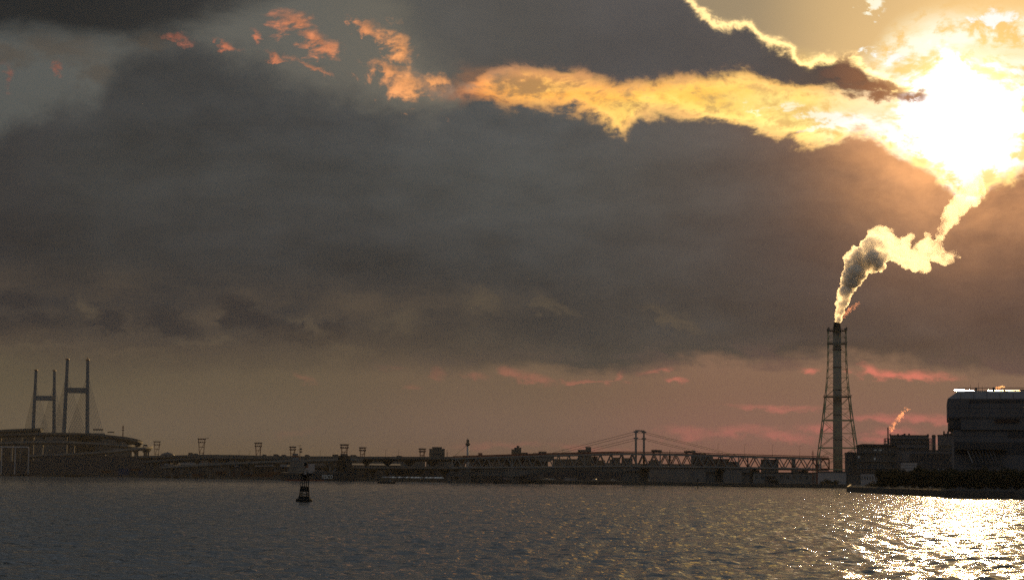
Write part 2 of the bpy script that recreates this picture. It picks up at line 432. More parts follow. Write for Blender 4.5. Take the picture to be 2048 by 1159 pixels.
# ------------------------------------------------------------------ mesh helpers
class MB:
    def __init__(s):
        s.v, s.f = [], []
    def add(s, vs, fs):
        o = len(s.v)
        s.v += [tuple(v) for v in vs]
        s.f += [tuple(i + o for i in f) for f in fs]
        return s
    def box(s, x0, x1, y0, y1, z0, z1):
        return s.add([(x0, y0, z0), (x1, y0, z0), (x1, y1, z0), (x0, y1, z0), (x0, y0, z1), (x1, y0, z1), (x1, y1, z1), (x0, y1, z1)],
                     [(0, 3, 2, 1), (4, 5, 6, 7), (0, 1, 5, 4), (1, 2, 6, 5), (2, 3, 7, 6), (3, 0, 4, 7)])
    def prism(s, prof, x0, x1, axis='x'):
        """profile of (a, z) pairs, extruded along x (a = y) or along y (a = x); profile counter-clockwise"""
        n = len(prof)
        mk = (lambda t, a, z: (t, a, z)) if axis == 'x' else (lambda t, a, z: (a, t, z))
        vs = [mk(x0, a, z) for a, z in prof] + [mk(x1, a, z) for a, z in prof]
        fs = [tuple(range(n))[::-1], tuple(range(n, 2 * n))] + [(i, (i + 1) % n, n + (i + 1) % n, n + i) for i in range(n)]
        return s.add(vs, fs)
    def bar(s, p, q, w, h=None):
        p, q = Vector(p), Vector(q)
        h = h or w
        d = (q - p).normalized()
        up = Vector((0, 0, 1)) if abs(d.z) < 0.95 else Vector((0, 1, 0))
        a = d.cross(up).normalized() * (w / 2)
        b = a.cross(d).normalized() * (h / 2)
        c = [(-1, -1), (1, -1), (1, 1), (-1, 1)]
        vs = [p + a * i + b * j for i, j in c] + [q + a * i + b * j for i, j in c]
        return s.add(vs, [(0, 1, 2, 3), (7, 6, 5, 4), (0, 4, 5, 1), (1, 5, 6, 2), (2, 6, 7, 3), (3, 7, 4, 0)])
    def tube(s, p, q, r0, r1=None, n=8):
        p, q = Vector(p), Vector(q)
        r1 = r0 if r1 is None else r1
        d = (q - p).normalized()
        up = Vector((0, 0, 1)) if abs(d.z) < 0.95 else Vector((0, 1, 0))
        a = d.cross(up).normalized(); b = a.cross(d).normalized()
        an = [2 * math.pi * i / n for i in range(n)]
        vs = [p + (a * math.cos(t) + b * math.sin(t)) * r0 for t in an] + [q + (a * math.cos(t) + b * math.sin(t)) * r1 for t in an]
        return s.add(vs, [tuple(range(n)), tuple(range(2 * n - 1, n - 1, -1))] + [(i, n + i, n + (i + 1) % n, (i + 1) % n) for i in range(n)])
    def lathe(s, prof, n=24, c=(0, 0)):
        m = len(prof)
        vs = [(c[0] + r * math.cos(2 * math.pi * i / n), c[1] + r * math.sin(2 * math.pi * i / n), z) for r, z in prof for i in range(n)]
        fs = [(j * n + i, j * n + (i + 1) % n, (j + 1) * n + (i + 1) % n, (j + 1) * n + i) for j in range(m - 1) for i in range(n)]
        fs += [tuple(range(n))[::-1], tuple(range((m - 1) * n, m * n))]
        return s.add(vs, fs)
    def mesh(s, name, m, smooth=False):
        me = bpy.data.meshes.new(name)
        me.from_pydata(s.v, [], s.f)
        if m:
            me.materials.append(m)
        if smooth:
            me.polygons.foreach_set('use_smooth', [True] * len(me.polygons))
        me.update()
        return me

def obj(name, data, m=None, parent=None, smooth=False):
    if isinstance(data, MB):
        data = data.mesh(name, m, smooth)
    o = bpy.data.objects.new(name, data)
    COL.objects.link(o)
    o.parent = parent
    return o

def tag(o, label, cat, group=None):
    o['label'], o['category'] = label, cat
    if group:
        o['group'] = group
    return o

def thing(name, label, cat, loc=(0, 0, 0), rz=0.0, group=None):
    o = bpy.data.objects.new(name, None)
    o.empty_display_size = 0.5
    COL.objects.link(o)
    o.location = loc
    o.rotation_euler = (0, 0, rz)
    return tag(o, label, cat, group)

UNIT = {}
def bar_obj(name, p, q, w, m, parent, h=None):
    """one straight member, sharing a unit-box mesh"""
    key = m.name
    if key not in UNIT:
        UNIT[key] = MB().box(-.5, .5, -.5, .5, 0, 1).mesh('member', m)
    o = bpy.data.objects.new(name, UNIT[key])
    COL.objects.link(o)
    p, q = Vector(p), Vector(q)
    d = q - p
    L = d.length
    z = d / L
    x = z.cross(Vector((0, 0, 1)))
    x = Vector((1, 0, 0)) if x.length < 1e-3 else x.normalized()
    y = z.cross(x)
    M = Matrix((x * w, y * (h or w), z * L)).transposed().to_4x4()
    M.translation = p
    o.parent = parent
    o.matrix_local = M
    return o

def copy_tree(o, parent=None):
    c = o.copy(); COL.objects.link(c); c.parent = parent
    for ch in o.children:
        copy_tree(ch, c)
    return c

def zat(px, py, D):
    return at(px, py, D).z
def ground_pos(px, D, z=2.0):
    """ground point under the photo column px at distance D"""
    v = at(px, 950, D)
    return Vector((v.x, D, z))
def face_rz(x, D):
    """turn that puts a building's side walls along the line from the water"""
    return -math.atan2(x, D)
def mpp(D):
    return D / F

# materials
M_conc = mat('concrete', (0.15, 0.145, 0.14), 0.85, var=0.35, scale=0.12, streak=True)
M_conc2 = mat('weathered_concrete', (0.095, 0.092, 0.09), 0.9, var=0.4, scale=0.08, streak=True)
M_quay = mat('wet_quay_stone', (0.075, 0.068, 0.06), 0.85, var=0.5, scale=0.3, spec=0.08)
M_ground = mat('dusty_yard', (0.09, 0.085, 0.075), 0.95, var=0.4, scale=0.03, spec=0.0)
M_steel = mat('dark_steel', (0.07, 0.072, 0.078), 0.55, 0.2, var=0.3, scale=0.4)
M_grey = mat('grey_paint', (0.19, 0.185, 0.18), 0.5, 0.0, var=0.2, scale=0.2)
M_rust = mat('red_brown_paint', (0.16, 0.065, 0.045), 0.6, 0.0, var=0.35, scale=0.3)
M_blue = mat('blue_grey_paint', (0.10, 0.125, 0.15), 0.5, 0.0, var=0.2, scale=0.1)
M_green = mat('pale_green_paint', (0.24, 0.27, 0.17), 0.5, 0.0, var=0.25, scale=0.3)
M_white = mat('white_paint', (0.62, 0.62, 0.60), 0.5, var=0.15, scale=0.2)
M_cream = mat('cream_cladding', (0.30, 0.28, 0.28), 0.6, var=0.15, scale=0.1, streak=True)
M_clad = mat('grey_cladding', (0.10, 0.098, 0.108), 0.6, var=0.2, scale=0.06, streak=True)
M_clad2 = mat('dark_cladding', (0.048, 0.047, 0.052), 0.6, var=0.25, scale=0.06, streak=True)
M_far = mat('far_facade', (0.09, 0.088, 0.088), 0.8, var=0.3, scale=0.05)
M_far2 = mat('far_brown_facade', (0.085, 0.07, 0.06), 0.8, var=0.3, scale=0.05)
M_glass = mat('window_glass', (0.03, 0.035, 0.04), 0.12, var=0.2, scale=0.2, spec=0.6)
M_flue = mat('pale_flue_concrete', (0.24, 0.215, 0.19), 0.85, var=0.25, scale=0.1, streak=True)
M_roof = mat('bare_metal_roof', (0.50, 0.48, 0.45), 0.30, 0.9, var=0.15, scale=0.4)
M_black = mat('black_tar_paint', (0.018, 0.018, 0.018), 0.8, var=0.3, scale=0.6, spec=0.08)
M_hull = mat('dark_hull_paint', (0.030, 0.036, 0.042), 0.45, var=0.3, scale=0.2, streak=True)
M_boot = mat('red_boot_topping', (0.15, 0.035, 0.025), 0.6, var=0.3, scale=0.2)
M_tyre = mat('rubber', (0.015, 0.015, 0.015), 0.85)
M_bark = mat('bark', (0.07, 0.05, 0.035), 0.9, var=0.4, scale=2.0)
M_leaf = mat('evergreen_leaves', (0.034, 0.034, 0.016), 0.8, var=0.5, scale=0.5, spec=0.05, col2=(0.03, 0.022, 0.012))
M_asph = mat('asphalt', (0.05, 0.05, 0.05), 0.9, var=0.2, scale=0.2)
CONT = [mat('container_rust_red', (0.06, 0.02, 0.016), 0.6, var=0.3, scale=0.3), mat('container_blue', (0.012, 0.035, 0.085), 0.5, var=0.25, scale=0.3),
        mat('container_grey', (0.05, 0.05, 0.05), 0.6, var=0.25, scale=0.3), mat('container_orange', (0.075, 0.035, 0.018), 0.6, var=0.25, scale=0.3)]

# ------------------------------------------------------------------ land
SHORE = [(-900, 3600), (-400, 3050), (0, 2662), (300, 2275), (500, 1960), (700, 1718), (1000, 1566), (1230, 1455), (1450, 1290), (1640, 1205), (1700, 1188)]
def shore_D(px):
    for (a, da), (b, db_) in zip(SHORE, SHORE[1:]):
        if a <= px <= b:
            return da + (db_ - da) * (px - a) / (b - a)
    return SHORE[-1][1]
GZ = 2.0
def build_land():
    pts = [ground_pos(p, D, 0) for p, D in SHORE]
    pts += [ground_pos(1693, 900, 0), ground_pos(1790, 780, 0), ground_pos(1888, 696, 0), ground_pos(1889, 684, 0), ground_pos(2048, 640, 0), ground_pos(2300, 575, 0)]
    pts += [Vector((2600, 575, 0)), Vector((5000, 1500, 0)), Vector((5000, 5000, 0)), Vector((-5000, 5000, 0)), Vector((-5000, 4600, 0))]
    bm = bmesh.new()
    top = [bm.verts.new((p.x, p.y, GZ)) for p in pts]
    bot = [bm.verts.new((p.x, p.y, -4)) for p in pts]
    f = bm.faces.new(top)
    bmesh.ops.recalc_face_normals(bm, faces=[f])
    if f.normal.z < 0:
        f.normal_flip()
    bmesh.ops.triangulate(bm, faces=[f])
    n = len(pts)
    for i in range(n):
        fc = bm.faces.new((top[i], bot[i], bot[(i + 1) % n], top[(i + 1) % n]))
        fc.material_index = 1
    bmesh.ops.recalc_face_normals(bm, faces=bm.faces)
    me = bpy.data.meshes.new('ground')
    bm.to_mesh(me); bm.free()
    me.materials.append(M_ground); me.materials.append(M_quay)
    o = obj('ground', me); o['kind'] = 'structure'
    # capping kerbs along the quay edge, lengths of stone
    root = thing('quay_edge', 'low dark stone kerb running along the edge of the quay', 'kerb')
    for (a, b) in zip(pts[1:16], pts[2:16]):
        L = (b - a).length
        k = max(1, int(L / 60))
        d = (b - a) / k
        nrm = Vector((-d.y, d.x, 0)).normalized()
        for i in range(k):
            p, q = a + d * (i + 0.004), a + d * (i + 0.996)
            bar_obj('kerb_stone', p + nrm * 0.45 + Vector((0, 0, GZ + 0.18)), q + nrm * 0.45 + Vector((0, 0, GZ + 0.18)), 0.8, M_quay, root, 0.36)
build_land()

# ------------------------------------------------------------------ cable-stayed bay bridge, far left
def bay_bridge():
    root = thing('cable_stayed_bridge', 'tall blue-grey cable-stayed bridge with two H-shaped towers at far left', 'bridge')
    spec = [(151.5, 860, 3067, 40, 172.0), (86.5, 860, 3406, 36, 172.0)]
    c = [ground_pos(149 if D < 3200 else 84.5, D, 0) for _, _, D, _, _ in spec]
    ax = (c[1] - c[0]); ax.z = 0; span = ax.length; ax.normalize()
    tr = Vector((-ax.y, ax.x, 0))
    if tr.x > 0: tr = -tr
    deckz = 58.0
    decks = MB()
    a, b = c[0] - ax * 190, c[1] + ax * 190
    decks.bar(a + Vector((0, 0, deckz)), b + Vector((0, 0, deckz)), 26, 3.5)
    obj('bridge_deck', decks, M_blue, root)
    cab = M_steel
    for k, cc in enumerate(c):
        H = spec[k][4]
        for s in (-1, 1):
            base, top = cc + tr * (s * 18.5), cc + tr * (s * 15.0) + Vector((0, 0, H))
            mb = MB().tube(base, base.lerp(top, 0.36), 3.9, 3.3, 8)
            mb.tube(base.lerp(top, 0.36), top, 3.1, 2.3, 8)
            leg = obj('tower_leg', mb, M_blue, root)
            cap = MB().box(-2.7, 2.7, -2.7, 2.7, 0, 1.4).box(-0.5, 0.5, -0.5, 0.5, 1.4, 4.5 if (k == 0 and s == -1) else 2.2)
            co = obj('leg_cap', cap, M_rust, leg); co.location = top
            # fan of stays
            for side in (-1, 1):
                for i in range(11):
                    hz = 78 + i * (H - 92) / 10 * 0.9
                    p = base.lerp(top, hz / H)
                    q = cc + tr * (s * 12.5) + ax * (side * (40 + i * 14.0)) + Vector((0, 0, deckz + 1.6))
                    bar_obj('stay_cable', p, q, 0.36, cab, root)
        for zf, th in ((0.735, 8.0), (0.31, 7.0)):
            p = (cc + tr * 18.5).lerp(cc + tr * 15 + Vector((0, 0, H)), zf)
            q = (cc - tr * 18.5).lerp(cc - tr * 15 + Vector((0, 0, H)), zf)
            bar_obj('cross_beam', p, q, 5.0, M_blue, root, th)
bay_bridge()

# ------------------------------------------------------------------ elevated roads
def smooth_path(pts, n=8):
    out = []
    P_ = [pts[0]] + list(pts) + [pts[-1]]
    for i in range(1, len(P_) - 2):
        p0, p1, p2, p3 = P_[i - 1], P_[i], P_[i + 1], P_[i + 2]
        for k in range(n):
            t = k / n
            out.append(0.5 * ((2 * p1) + (p2 - p0) * t + (2 * p0 - 5 * p1 + 4 * p2 - p3) * t * t + (3 * p1 - p0 - 3 * p2 + p3) * t ** 3))
    out.append(P_[-2])
    return out

def road_deck(name, label, pix, width, thick, mtl, step=None, pier_w=3.0, n=8, gz=GZ, flare=True, rail=1.1):
    """an elevated road: swept deck with parapets, T-headed piers and lamp posts; pix = (px, py, D) along the deck's top"""
    pts = smooth_path([at(*p) for p in pix], n)
    root = thing(name, label, 'elevated road')
    prof = [(-0.5, 0), (0.5, 0), (0.5, rail), (0.47, rail), (0.47, 0.05), (-0.47, 0.05), (-0.47, rail), (-0.5, rail)]
    prof = [(a * width, z - rail) for a, z in prof]
    prof[0] = (-0.5 * width, -rail - thick * 0.35); prof[1] = (0.5 * width, -rail - thick * 0.35)
    prof = [(-0.26 * width, -rail - thick), (0.26 * width, -rail - thick)] + prof[1:] + [prof[0]]
    vs, fs, m = [], [], len(prof)
    for i, p in enumerate(pts):
        d = (pts[min(i + 1, len(pts) - 1)] - pts[max(i - 1, 0)]); d.z = 0; d.normalize()
        nv = Vector((d.y, -d.x, 0))
        vs += [tuple(p + nv * a + Vector((0, 0, z))) for a, z in prof]
    for i in range(len(pts) - 1):
        for j in range(m):
            fs.append((i * m + j, i * m + (j + 1) % m, (i + 1) * m + (j + 1) % m, (i + 1) * m + j))
    fs += [tuple(range(m))[::-1], tuple(range((len(pts) - 1) * m, len(pts) * m))]
    obj('road_deck', MB().add(vs, fs), mtl, root)
    if step:
        acc = step * 0.4
        for a, b in zip(pts, pts[1:]):
            L = (b - a).length
            while acc < L:
                c = a.lerp(b, acc / L)
                d = (b - a); d.z = 0; d.normalize()
                zt = c.z - rail - thick - 0.02
                mb = MB().box(-pier_w * 0.5, pier_w * 0.5, -pier_w * 0.4, pier_w * 0.4, gz - 2.5, zt - 1.8)
                mb.prism([(-pier_w * 0.55, zt - 3.2), (pier_w * 0.55, zt - 3.2), (width * 0.30, zt - 0.9), (width * 0.30, zt), (-width * 0.30, zt), (-width * 0.30, zt - 0.9)], -pier_w * 0.45, pier_w * 0.45, 'y')
                po = obj('pier', mb, mtl, root)
                po.location = (c.x, c.y, 0)
                po.rotation_euler = (0, 0, math.atan2(d.y, d.x) - math.pi / 2)
                acc += step
            acc -= L
    return root, pts

road_deck('ramp_loop', 'upper curling loop of the concrete ramp below the bridge towers', [(-90, 870, 2640), (0, 867, 2640), (80, 865, 2640), (150, 865, 2645), (205, 868, 2650), (245, 873.5, 2665), (268, 880, 2690), (277, 882.5, 2730), (268, 878, 2780), (235, 871.5, 2830), (170, 868, 2860), (80, 864, 2880)], 12, 4.0, M_conc2, 42, 2.6)
road_deck('approach_road', 'high straight approach road leading left of the bridge towers', [(-120, 866, 2900), (-40, 861, 2900), (30, 857.5, 2900), (84, 855.5, 2900)], 18, 5, M_conc2, 48, 3.2)
road_deck('middle_ramp', 'middle ramp level sweeping right under the upper loop', [(-60, 886, 2600), (40, 882, 2590), (120, 881, 2585), (190, 884, 2590), (240, 888, 2610), (262, 889.5, 2650)], 11, 3.6, M_conc, 40, 2.4)
road_deck('lower_ramp', 'lowest ramp with a flared end below the curling loop', [(60, 909, 2540), (150, 905, 2530), (220, 900, 2530), (270, 894.5, 2545), (292, 892, 2580), (297, 891.5, 2620), (285, 893, 2670), (230, 896.5, 2700)], 11, 3.4, M_conc, 40, 2.2)
road_deck('viaduct', 'long straight viaduct running from the ramps to the truss bridge', [(286, 911, 2420), (360, 910, 2330), (430, 908.5, 2240), (560, 911, 2080), (700, 912, 1930), (840, 912.6, 1800), (980, 912.6, 1690), (1090, 911.8, 1620)], 17, 3.2, M_conc2, 45, 2.8)
road_deck('sloping_ramp', 'pale ramp sloping up to the right to join the viaduct', [(330, 932, 2150), (420, 926.5, 2070), (520, 921.5, 1990), (620, 917.5, 1930), (720, 915.5, 1880)], 9, 2.6, M_conc, 42, 2.0)
road_deck('rising_ramp', 'grey ramp rising from the quay to the viaduct hump', [(292, 921, 2240), (340, 917.5, 2200), (400, 913.5, 2150), (440, 912, 2120), (520, 913, 2040), (600, 914.5, 1960)], 9, 2.6, M_conc2, 46, 2.0)
road_deck('lower_viaduct', 'lower deck of the long viaduct behind the moored ship', [(600, 931, 1990), (720, 931.5, 1880), (840, 932, 1780), (930, 932.5, 1710)], 15, 2.4, M_conc2, 45, 2.4)

# things on the ramps: sign boards, mast, trucks
def sign_board(px, py, D, w, h, label, post=3.0):
    c = at(px, py, D)
    r = thing('road_sign', label, 'sign', (c.x, c.y, c.z - h / 2 - post))
    obj('board', MB().box(-w / 2, w / 2, -0.25, 0.25, post, post + h), M_steel, r)
    for s in (-1, 1):
        obj('post', MB().box(s * w * 0.36 - 0.18, s * w * 0.36 + 0.18, 0.25, 0.6, 0, post + h * 0.9), M_steel, r)
sign_board(196.5, 858.5, 2650, 13.5, 1.9, 'wide dark sign gantry on the upper ramp beside the right bridge tower', 2.4)
sign_board(222, 863.5, 2660, 9, 1.4, 'small dark sign on the upper ramp between gantry and mast', 2.0)
sign_board(291, 890, 2600, 5.4, 2.2, 'dark square sign at the tip of the lowest ramp', 2.2)
c = at(246, 862, 2665)
r = thing('signal_mast', 'short stout red-brown mast standing on the upper ramp loop', 'mast', (c.x, c.y, at(246, 875, 2665).z - 1.2))
H = at(246, 850, 2665).z - r.location.z
obj('shaft', MB().tube((0, 0, 0), (0, 0, H), 0.7, 0.5, 8), M_rust, r)
for k, zf in enumerate((0.62, 0.80)):
    obj('collar', MB().tube((0, 0, H * zf), (0, 0, H * zf + 1.1), 1.3, 1.3, 8), M_rust, r)

def truck(px, py, D, L, h, label, m1, m2, rz):
    c = at(px, py, D)
    r = thing('truck', label, 'truck', (c.x, c.y, c.z - h - 0.9), rz, 'vehicles on the viaduct')
    obj('cargo_box', MB().box(-L / 2, L / 2 - 2.4, -1.2, 1.2, 0.9, h + 0.9), m1, r)
    obj('cab', MB().prism([(L / 2 - 2.2, 0.7), (L / 2, 0.7), (L / 2, 1.7), (L / 2 - 0.35, 2.9), (L / 2 - 2.2, 2.9)], -1.15, 1.15, 'y'), m2, r)
    for x in (-L / 2 + 1.4, -L / 2 + 2.6, L / 2 - 1.2):
        for s in (-1, 1):
            obj('wheel', MB().tube((x, s * 0.85, 0.5), (x, s * 1.22, 0.5), 0.5, 0.5, 12), M_tyre, r)
for px, py, D, L, h, lb in [(382, 904.5, 2310, 8, 3.0, 'dark lorry on the viaduct left of the second floodlight tower'), (392, 906, 2300, 6, 2.2, 'small lorry beside the second floodlight tower on the viaduct'),
                            (553, 907.5, 2090, 8, 3.0, 'lorry on the viaduct midway between floodlight towers and ship mast'), (529, 908, 2110, 5, 2.3, 'small lorry just right of the third floodlight tower'),
                            (568, 908.6, 2070, 5.5, 2.2, 'van-sized lorry left of the ship mast on the viaduct'), (615, 908.5, 2030, 5.5, 2.6, 'boxy lorry right of the ship mast on the viaduct'),
                            (672, 908.0, 1970, 9, 3.2, 'large lorry left of the dark loading tower on the viaduct'), (708, 909.0, 1930, 9, 3.0, 'lorry on the viaduct right of the dark loading tower'),
                            (799, 910.5, 1840, 6, 2.2, 'lone lorry on the viaduct before the grey stepped block')]:
    truck(px, py, D, L, h, lb, M_clad2, M_steel, R(-52))

# lamp posts along the viaduct
lp = None
for px, D in [(322, 2380), (420, 2250), (478, 2180), (499, 2150), (540, 2110), (640, 1990), (771, 1860), (797, 1840), (1125, 1600), (893, 1760)]:
    b = at(px, 911, D)
    top = at(px, 903 if px != 893 else 902, D)
    if lp is None:
        lp = thing('lamp_post', 'thin lamp post standing on the long viaduct', 'lamp post', (b.x, b.y, b.z - 1.5), 0, 'lamp posts on the viaduct')
        obj('pole', MB().tube((0, 0, 0), (0, 0, 6.5), 0.13, 0.08, 6), M_steel, lp)
        obj('lamp_head', MB().box(-0.1, 1.4, -0.12, 0.12, 6.42, 6.6), M_steel, lp)
    else:
        o = copy_tree(lp); o.location = (b.x, b.y, b.z - 1.5)

# ------------------------------------------------------------------ floodlight towers
def flood_tower(px, ytop, D, w_top, label, tilt=False):
    g = ground_pos(px, D)
    H = at(px, ytop, D).z - GZ
    r = thing('floodlight_tower', label, 'light tower', g, R(12), 'floodlight towers behind the quay')
    wt, wb = w_top / 2, w_top * 0.30
    # slender shaft up to 55 %, then flaring head
    zb = H * 0.15
    for sx in (-1, 1):
        for sy in (-1, 1):
            mb = MB().bar((sx * wb, sy * wb, 0), (sx * wb * 0.92, sy * wb * 0.92, H * 0.45), 0.42).bar((sx * wb * 0.92, sy * wb * 0.92, H * 0.45), (sx * wt, sy * wt, H), 0.42)
            obj('leg', mb, M_rust, r)
    def hw(z):
        return wb * 0.92 if z < H * 0.45 else wb * 0.92 + (wt - wb * 0.92) * (z - H * 0.45) / (H * 0.55)
    for z in (H * 0.45, H * 0.62, H * 0.78, H * 0.90, H * 0.985):
        w = hw(z) + (0.5 if z > H * 0.85 else 0)
        mb = MB()
        for a, b in (((-w, -w), (w, -w)), ((w, -w), (w, w)), ((w, w), (-w, w)), ((-w, w), (-w, -w))):
            mb.bar((a[0], a[1], z), (b[0], b[1], z), 0.34, 0.6)
        obj('ring_beam', mb, M_rust, r)
    for z, nl in ((H * 0.985, 5), (H * 0.90, 4)):
        w = hw(z) + 0.6
        for i in range(nl):
            for sy in (-1, 1):
                x = -w + 2 * w * i / (nl - 1)
                obj('floodlight', MB().box(x - 0.45, x + 0.45, sy * w - 0.35, sy * w + 0.35, z + 0.35, z + 1.35), M_steel, r)
    for z0, z1 in ((H * 0.62, H * 0.90), (H * 0.45, H * 0.62), (H * 0.15, H * 0.45)):
        for s in (-1, 1):
            bar_obj('brace', (-hw(z0), s * hw(z0), z0), (hw(z1), s * hw(z1), z1), 0.24, M_rust, r)
    if tilt:
        bar_obj('jib_arm', (wt, 0, H), (wt + 4.5, 0, H + 1.3), 0.6, M_rust, r)
        bar_obj('jib_arm', (-wt, 0, H), (wt, 0, H), 0.5, M_rust, r)
flood_tower(312.5, 882.5, 2560, 6.6, 'leftmost red-brown floodlight tower, beside the flared ramp end')
flood_tower(402, 877, 2450, 7.4, 'tallest red-brown floodlight tower with a small arm on top, second from left', True)
flood_tower(515.5, 885.5, 2300, 6.2, 'third red-brown floodlight tower from left, above the quay')
flood_tower(584.5, 893.5, 2350, 5.4, 'short floodlight tower just left of the ship mast')
flood_tower(688, 889, 2150, 6.6, 'floodlight tower rising behind the dark tapered loading tower')
flood_tower(724.5, 895, 2300, 5.6, 'floodlight tower just right of the dark loading tower')
flood_tower(844, 897.5, 2150, 5.0, 'floodlight tower beside the grey stepped block')

# ------------------------------------------------------------------ quay yard: portal frames, sheds, containers, dome
D = 2480
r = thing('pipe_portal', 'pale blue-grey rounded portal frame in the yard at far left', 'portal frame', ground_pos(28, D))
W = [(at(x, 920, D).x - r.location.x) for x in (-20, 3, 30, 57)]
zt = at(30, 893.5, D).z - GZ
for x in W:
    obj('column', MB().tube((x, 0, 0), (x, 0, zt - (1.6 if x == W[-1] else 0)), 0.75, 0.75, 10), M_cream, r)
mb = MB().tube((W[0], 0, zt), (W[-1] - 1.6, 0, zt), 0.8, 0.8, 10)
for i in range(4):
    a0, a1 = math.pi / 2 * i / 4, math.pi / 2 * (i + 1) / 4
    mb.tube((W[-1] - 1.6 + 1.6 * math.sin(a0), 0, zt - 1.6 + 1.6 * math.cos(a0)), (W[-1] - 1.6 + 1.6 * math.sin(a1), 0, zt - 1.6 + 1.6 * math.cos(a1)), 0.8, 0.8, 10)
obj('top_pipe', mb, M_cream, r)

def shed(name, label, px0, px1, ytop, D, depth, mtl, roof=M_clad2, pitch=0.0, cat='building', bays=0, rz=0.0):
    a, b = ground_pos(px0, D), ground_pos(px1, D)
    W, H = b.x - a.x, zat((px0 + px1) / 2, ytop, D) - GZ
    r = thing(name, label, cat, ((a.x + b.x) / 2, D, GZ), rz + face_rz((a.x + b.x) / 2, D))
    eave = H - pitch
    obj('wall', MB().box(-W / 2, W / 2, 0, depth, -0.5, eave), mtl, r)
    if pitch:
        obj('roof', MB().prism([(-0.8, eave), (depth + 0.8, eave), (depth + 0.8, eave + 0.3), (depth / 2, H), (-0.8, eave + 0.3)], -W / 2 - 0.6, W / 2 + 0.6, 'x'), roof, r)
    else:
        obj('parapet', MB().box(-W / 2 - 0.3, W / 2 + 0.3, -0.3, depth + 0.3, eave, eave + 0.7), roof, r)
    for i in range(bays):
        x = -W / 2 + W * (i + 0.5) / bays
        w = W / bays * 0.32
        obj('door', MB().box(x - w, x + w, -0.14, 0.1, -0.3, min(eave * 0.62, 6)), roof, r)
    return r
shed('warehouse', 'long dark warehouse under the curling ramps', 84, 300, 912, 2440, 50, M_clad2, bays=12)
shed('warehouse', 'low dark warehouse left of the pipe portal yard', -160, 80, 922, 2560, 40, M_clad2, bays=10)
shed('warehouse', 'wide grey pitched warehouse below the leftmost floodlight towers', 330, 480, 925, 2180, 60, M_conc2, pitch=3.0, bays=9)
shed('warehouse', 'dark warehouse behind the quay left of the moored ship', 470, 585, 928, 2010, 40, M_clad2, pitch=2.5, bays=7)
shed('warehouse', 'brown warehouse standing right of the dark loading tower', 705, 800, 926, 1960, 50, M_far2, pitch=2.0, bays=8)
shed('warehouse', 'long low shed with many doors beneath the lower viaduct', 790, 930, 936, 1840, 40, M_clad2, bays=10)
shed('warehouse', 'dark shed beneath the left end of the truss bridge', 930, 1040, 938, 1720, 40, M_conc2, bays=8)
shed('office_block', 'flat grey office block behind the viaduct left of the buoy mast', 420, 480, 917, 2330, 30, M_far, bays=0)
shed('office_block', 'broad low office block half hidden behind the brown warehouse', 740, 850, 918.5, 2080, 40, M_far, bays=0)

cdome = ground_pos(334, 2420)
r = thing('storage_dome', 'low dark dome roof swelling above the ramps at left', 'dome', cdome)
Hd = zat(334, 904, 2420) - GZ
wd_ = 14 * mpp(2420)
obj('dome_shell', MB().lathe([(wd_ * 1.05, 0), (wd_ * 1.05, Hd - 4.4)] + [(wd_ * 1.05 * math.cos(t), Hd - 4.4 + 4.4 * math.sin(t)) for t in (0.25, 0.5, 0.8, 1.1, 1.4)], 24), M_clad2, r, True)
obj('vent_cap', MB().lathe([(0.9, Hd - 0.2), (0.9, Hd + 0.5), (0.3, Hd + 0.7)], 10), M_steel, r)

# containers on the quay, every box its own thing
rng = random.Random(4)
cm = []
for m in CONT:
    mb = MB().box(-6.1, 6.1, -1.22, 1.22, 0, 2.6)
    for i in range(14):
        x = -5.8 + i * 0.86
        mb.box(x, x + 0.4, -1.27, -1.215, 0.15, 2.45)
    cm.append(mb.mesh('container', m))
names = ['dark rust-red', 'blue', 'dark grey', 'orange-brown']
blue_px = {246, 252, 258, 295}
px = 8
while px < 565:
    D = shore_D(px) + 14
    k = rng.choice([0, 0, 2, 2, 3])
    if any(abs(px - b) < 11 for b in (240, 258, 297)):
        k = 1
    stack = rng.choice([0, 1, 1, 2, 2, 3])
    for s in range(stack):
        if s and k != 1:
            k = rng.choice([0, 0, 2, 3])
        g_ = ground_pos(px, D)
        o = obj('container', cm[k])
        o.location = (g_.x, g_.y, GZ + s * 2.61)
        o.rotation_euler = (0, 0, rng.uniform(-0.03, 0.03) - (0.38 if px < 300 else 0.6))
        tag(o, {0: 'dark rust-red shipping container stacked along the left quay', 1: 'blue shipping container stacked on the left quay below the ramps', 2: 'dark grey shipping container stacked along the left quay', 3: 'orange-brown shipping container stacked along the left quay'}[k], 'container', '%s containers on the left quay' % names[k])
    px += rng.uniform(13.5, 26) * (2400 / D)

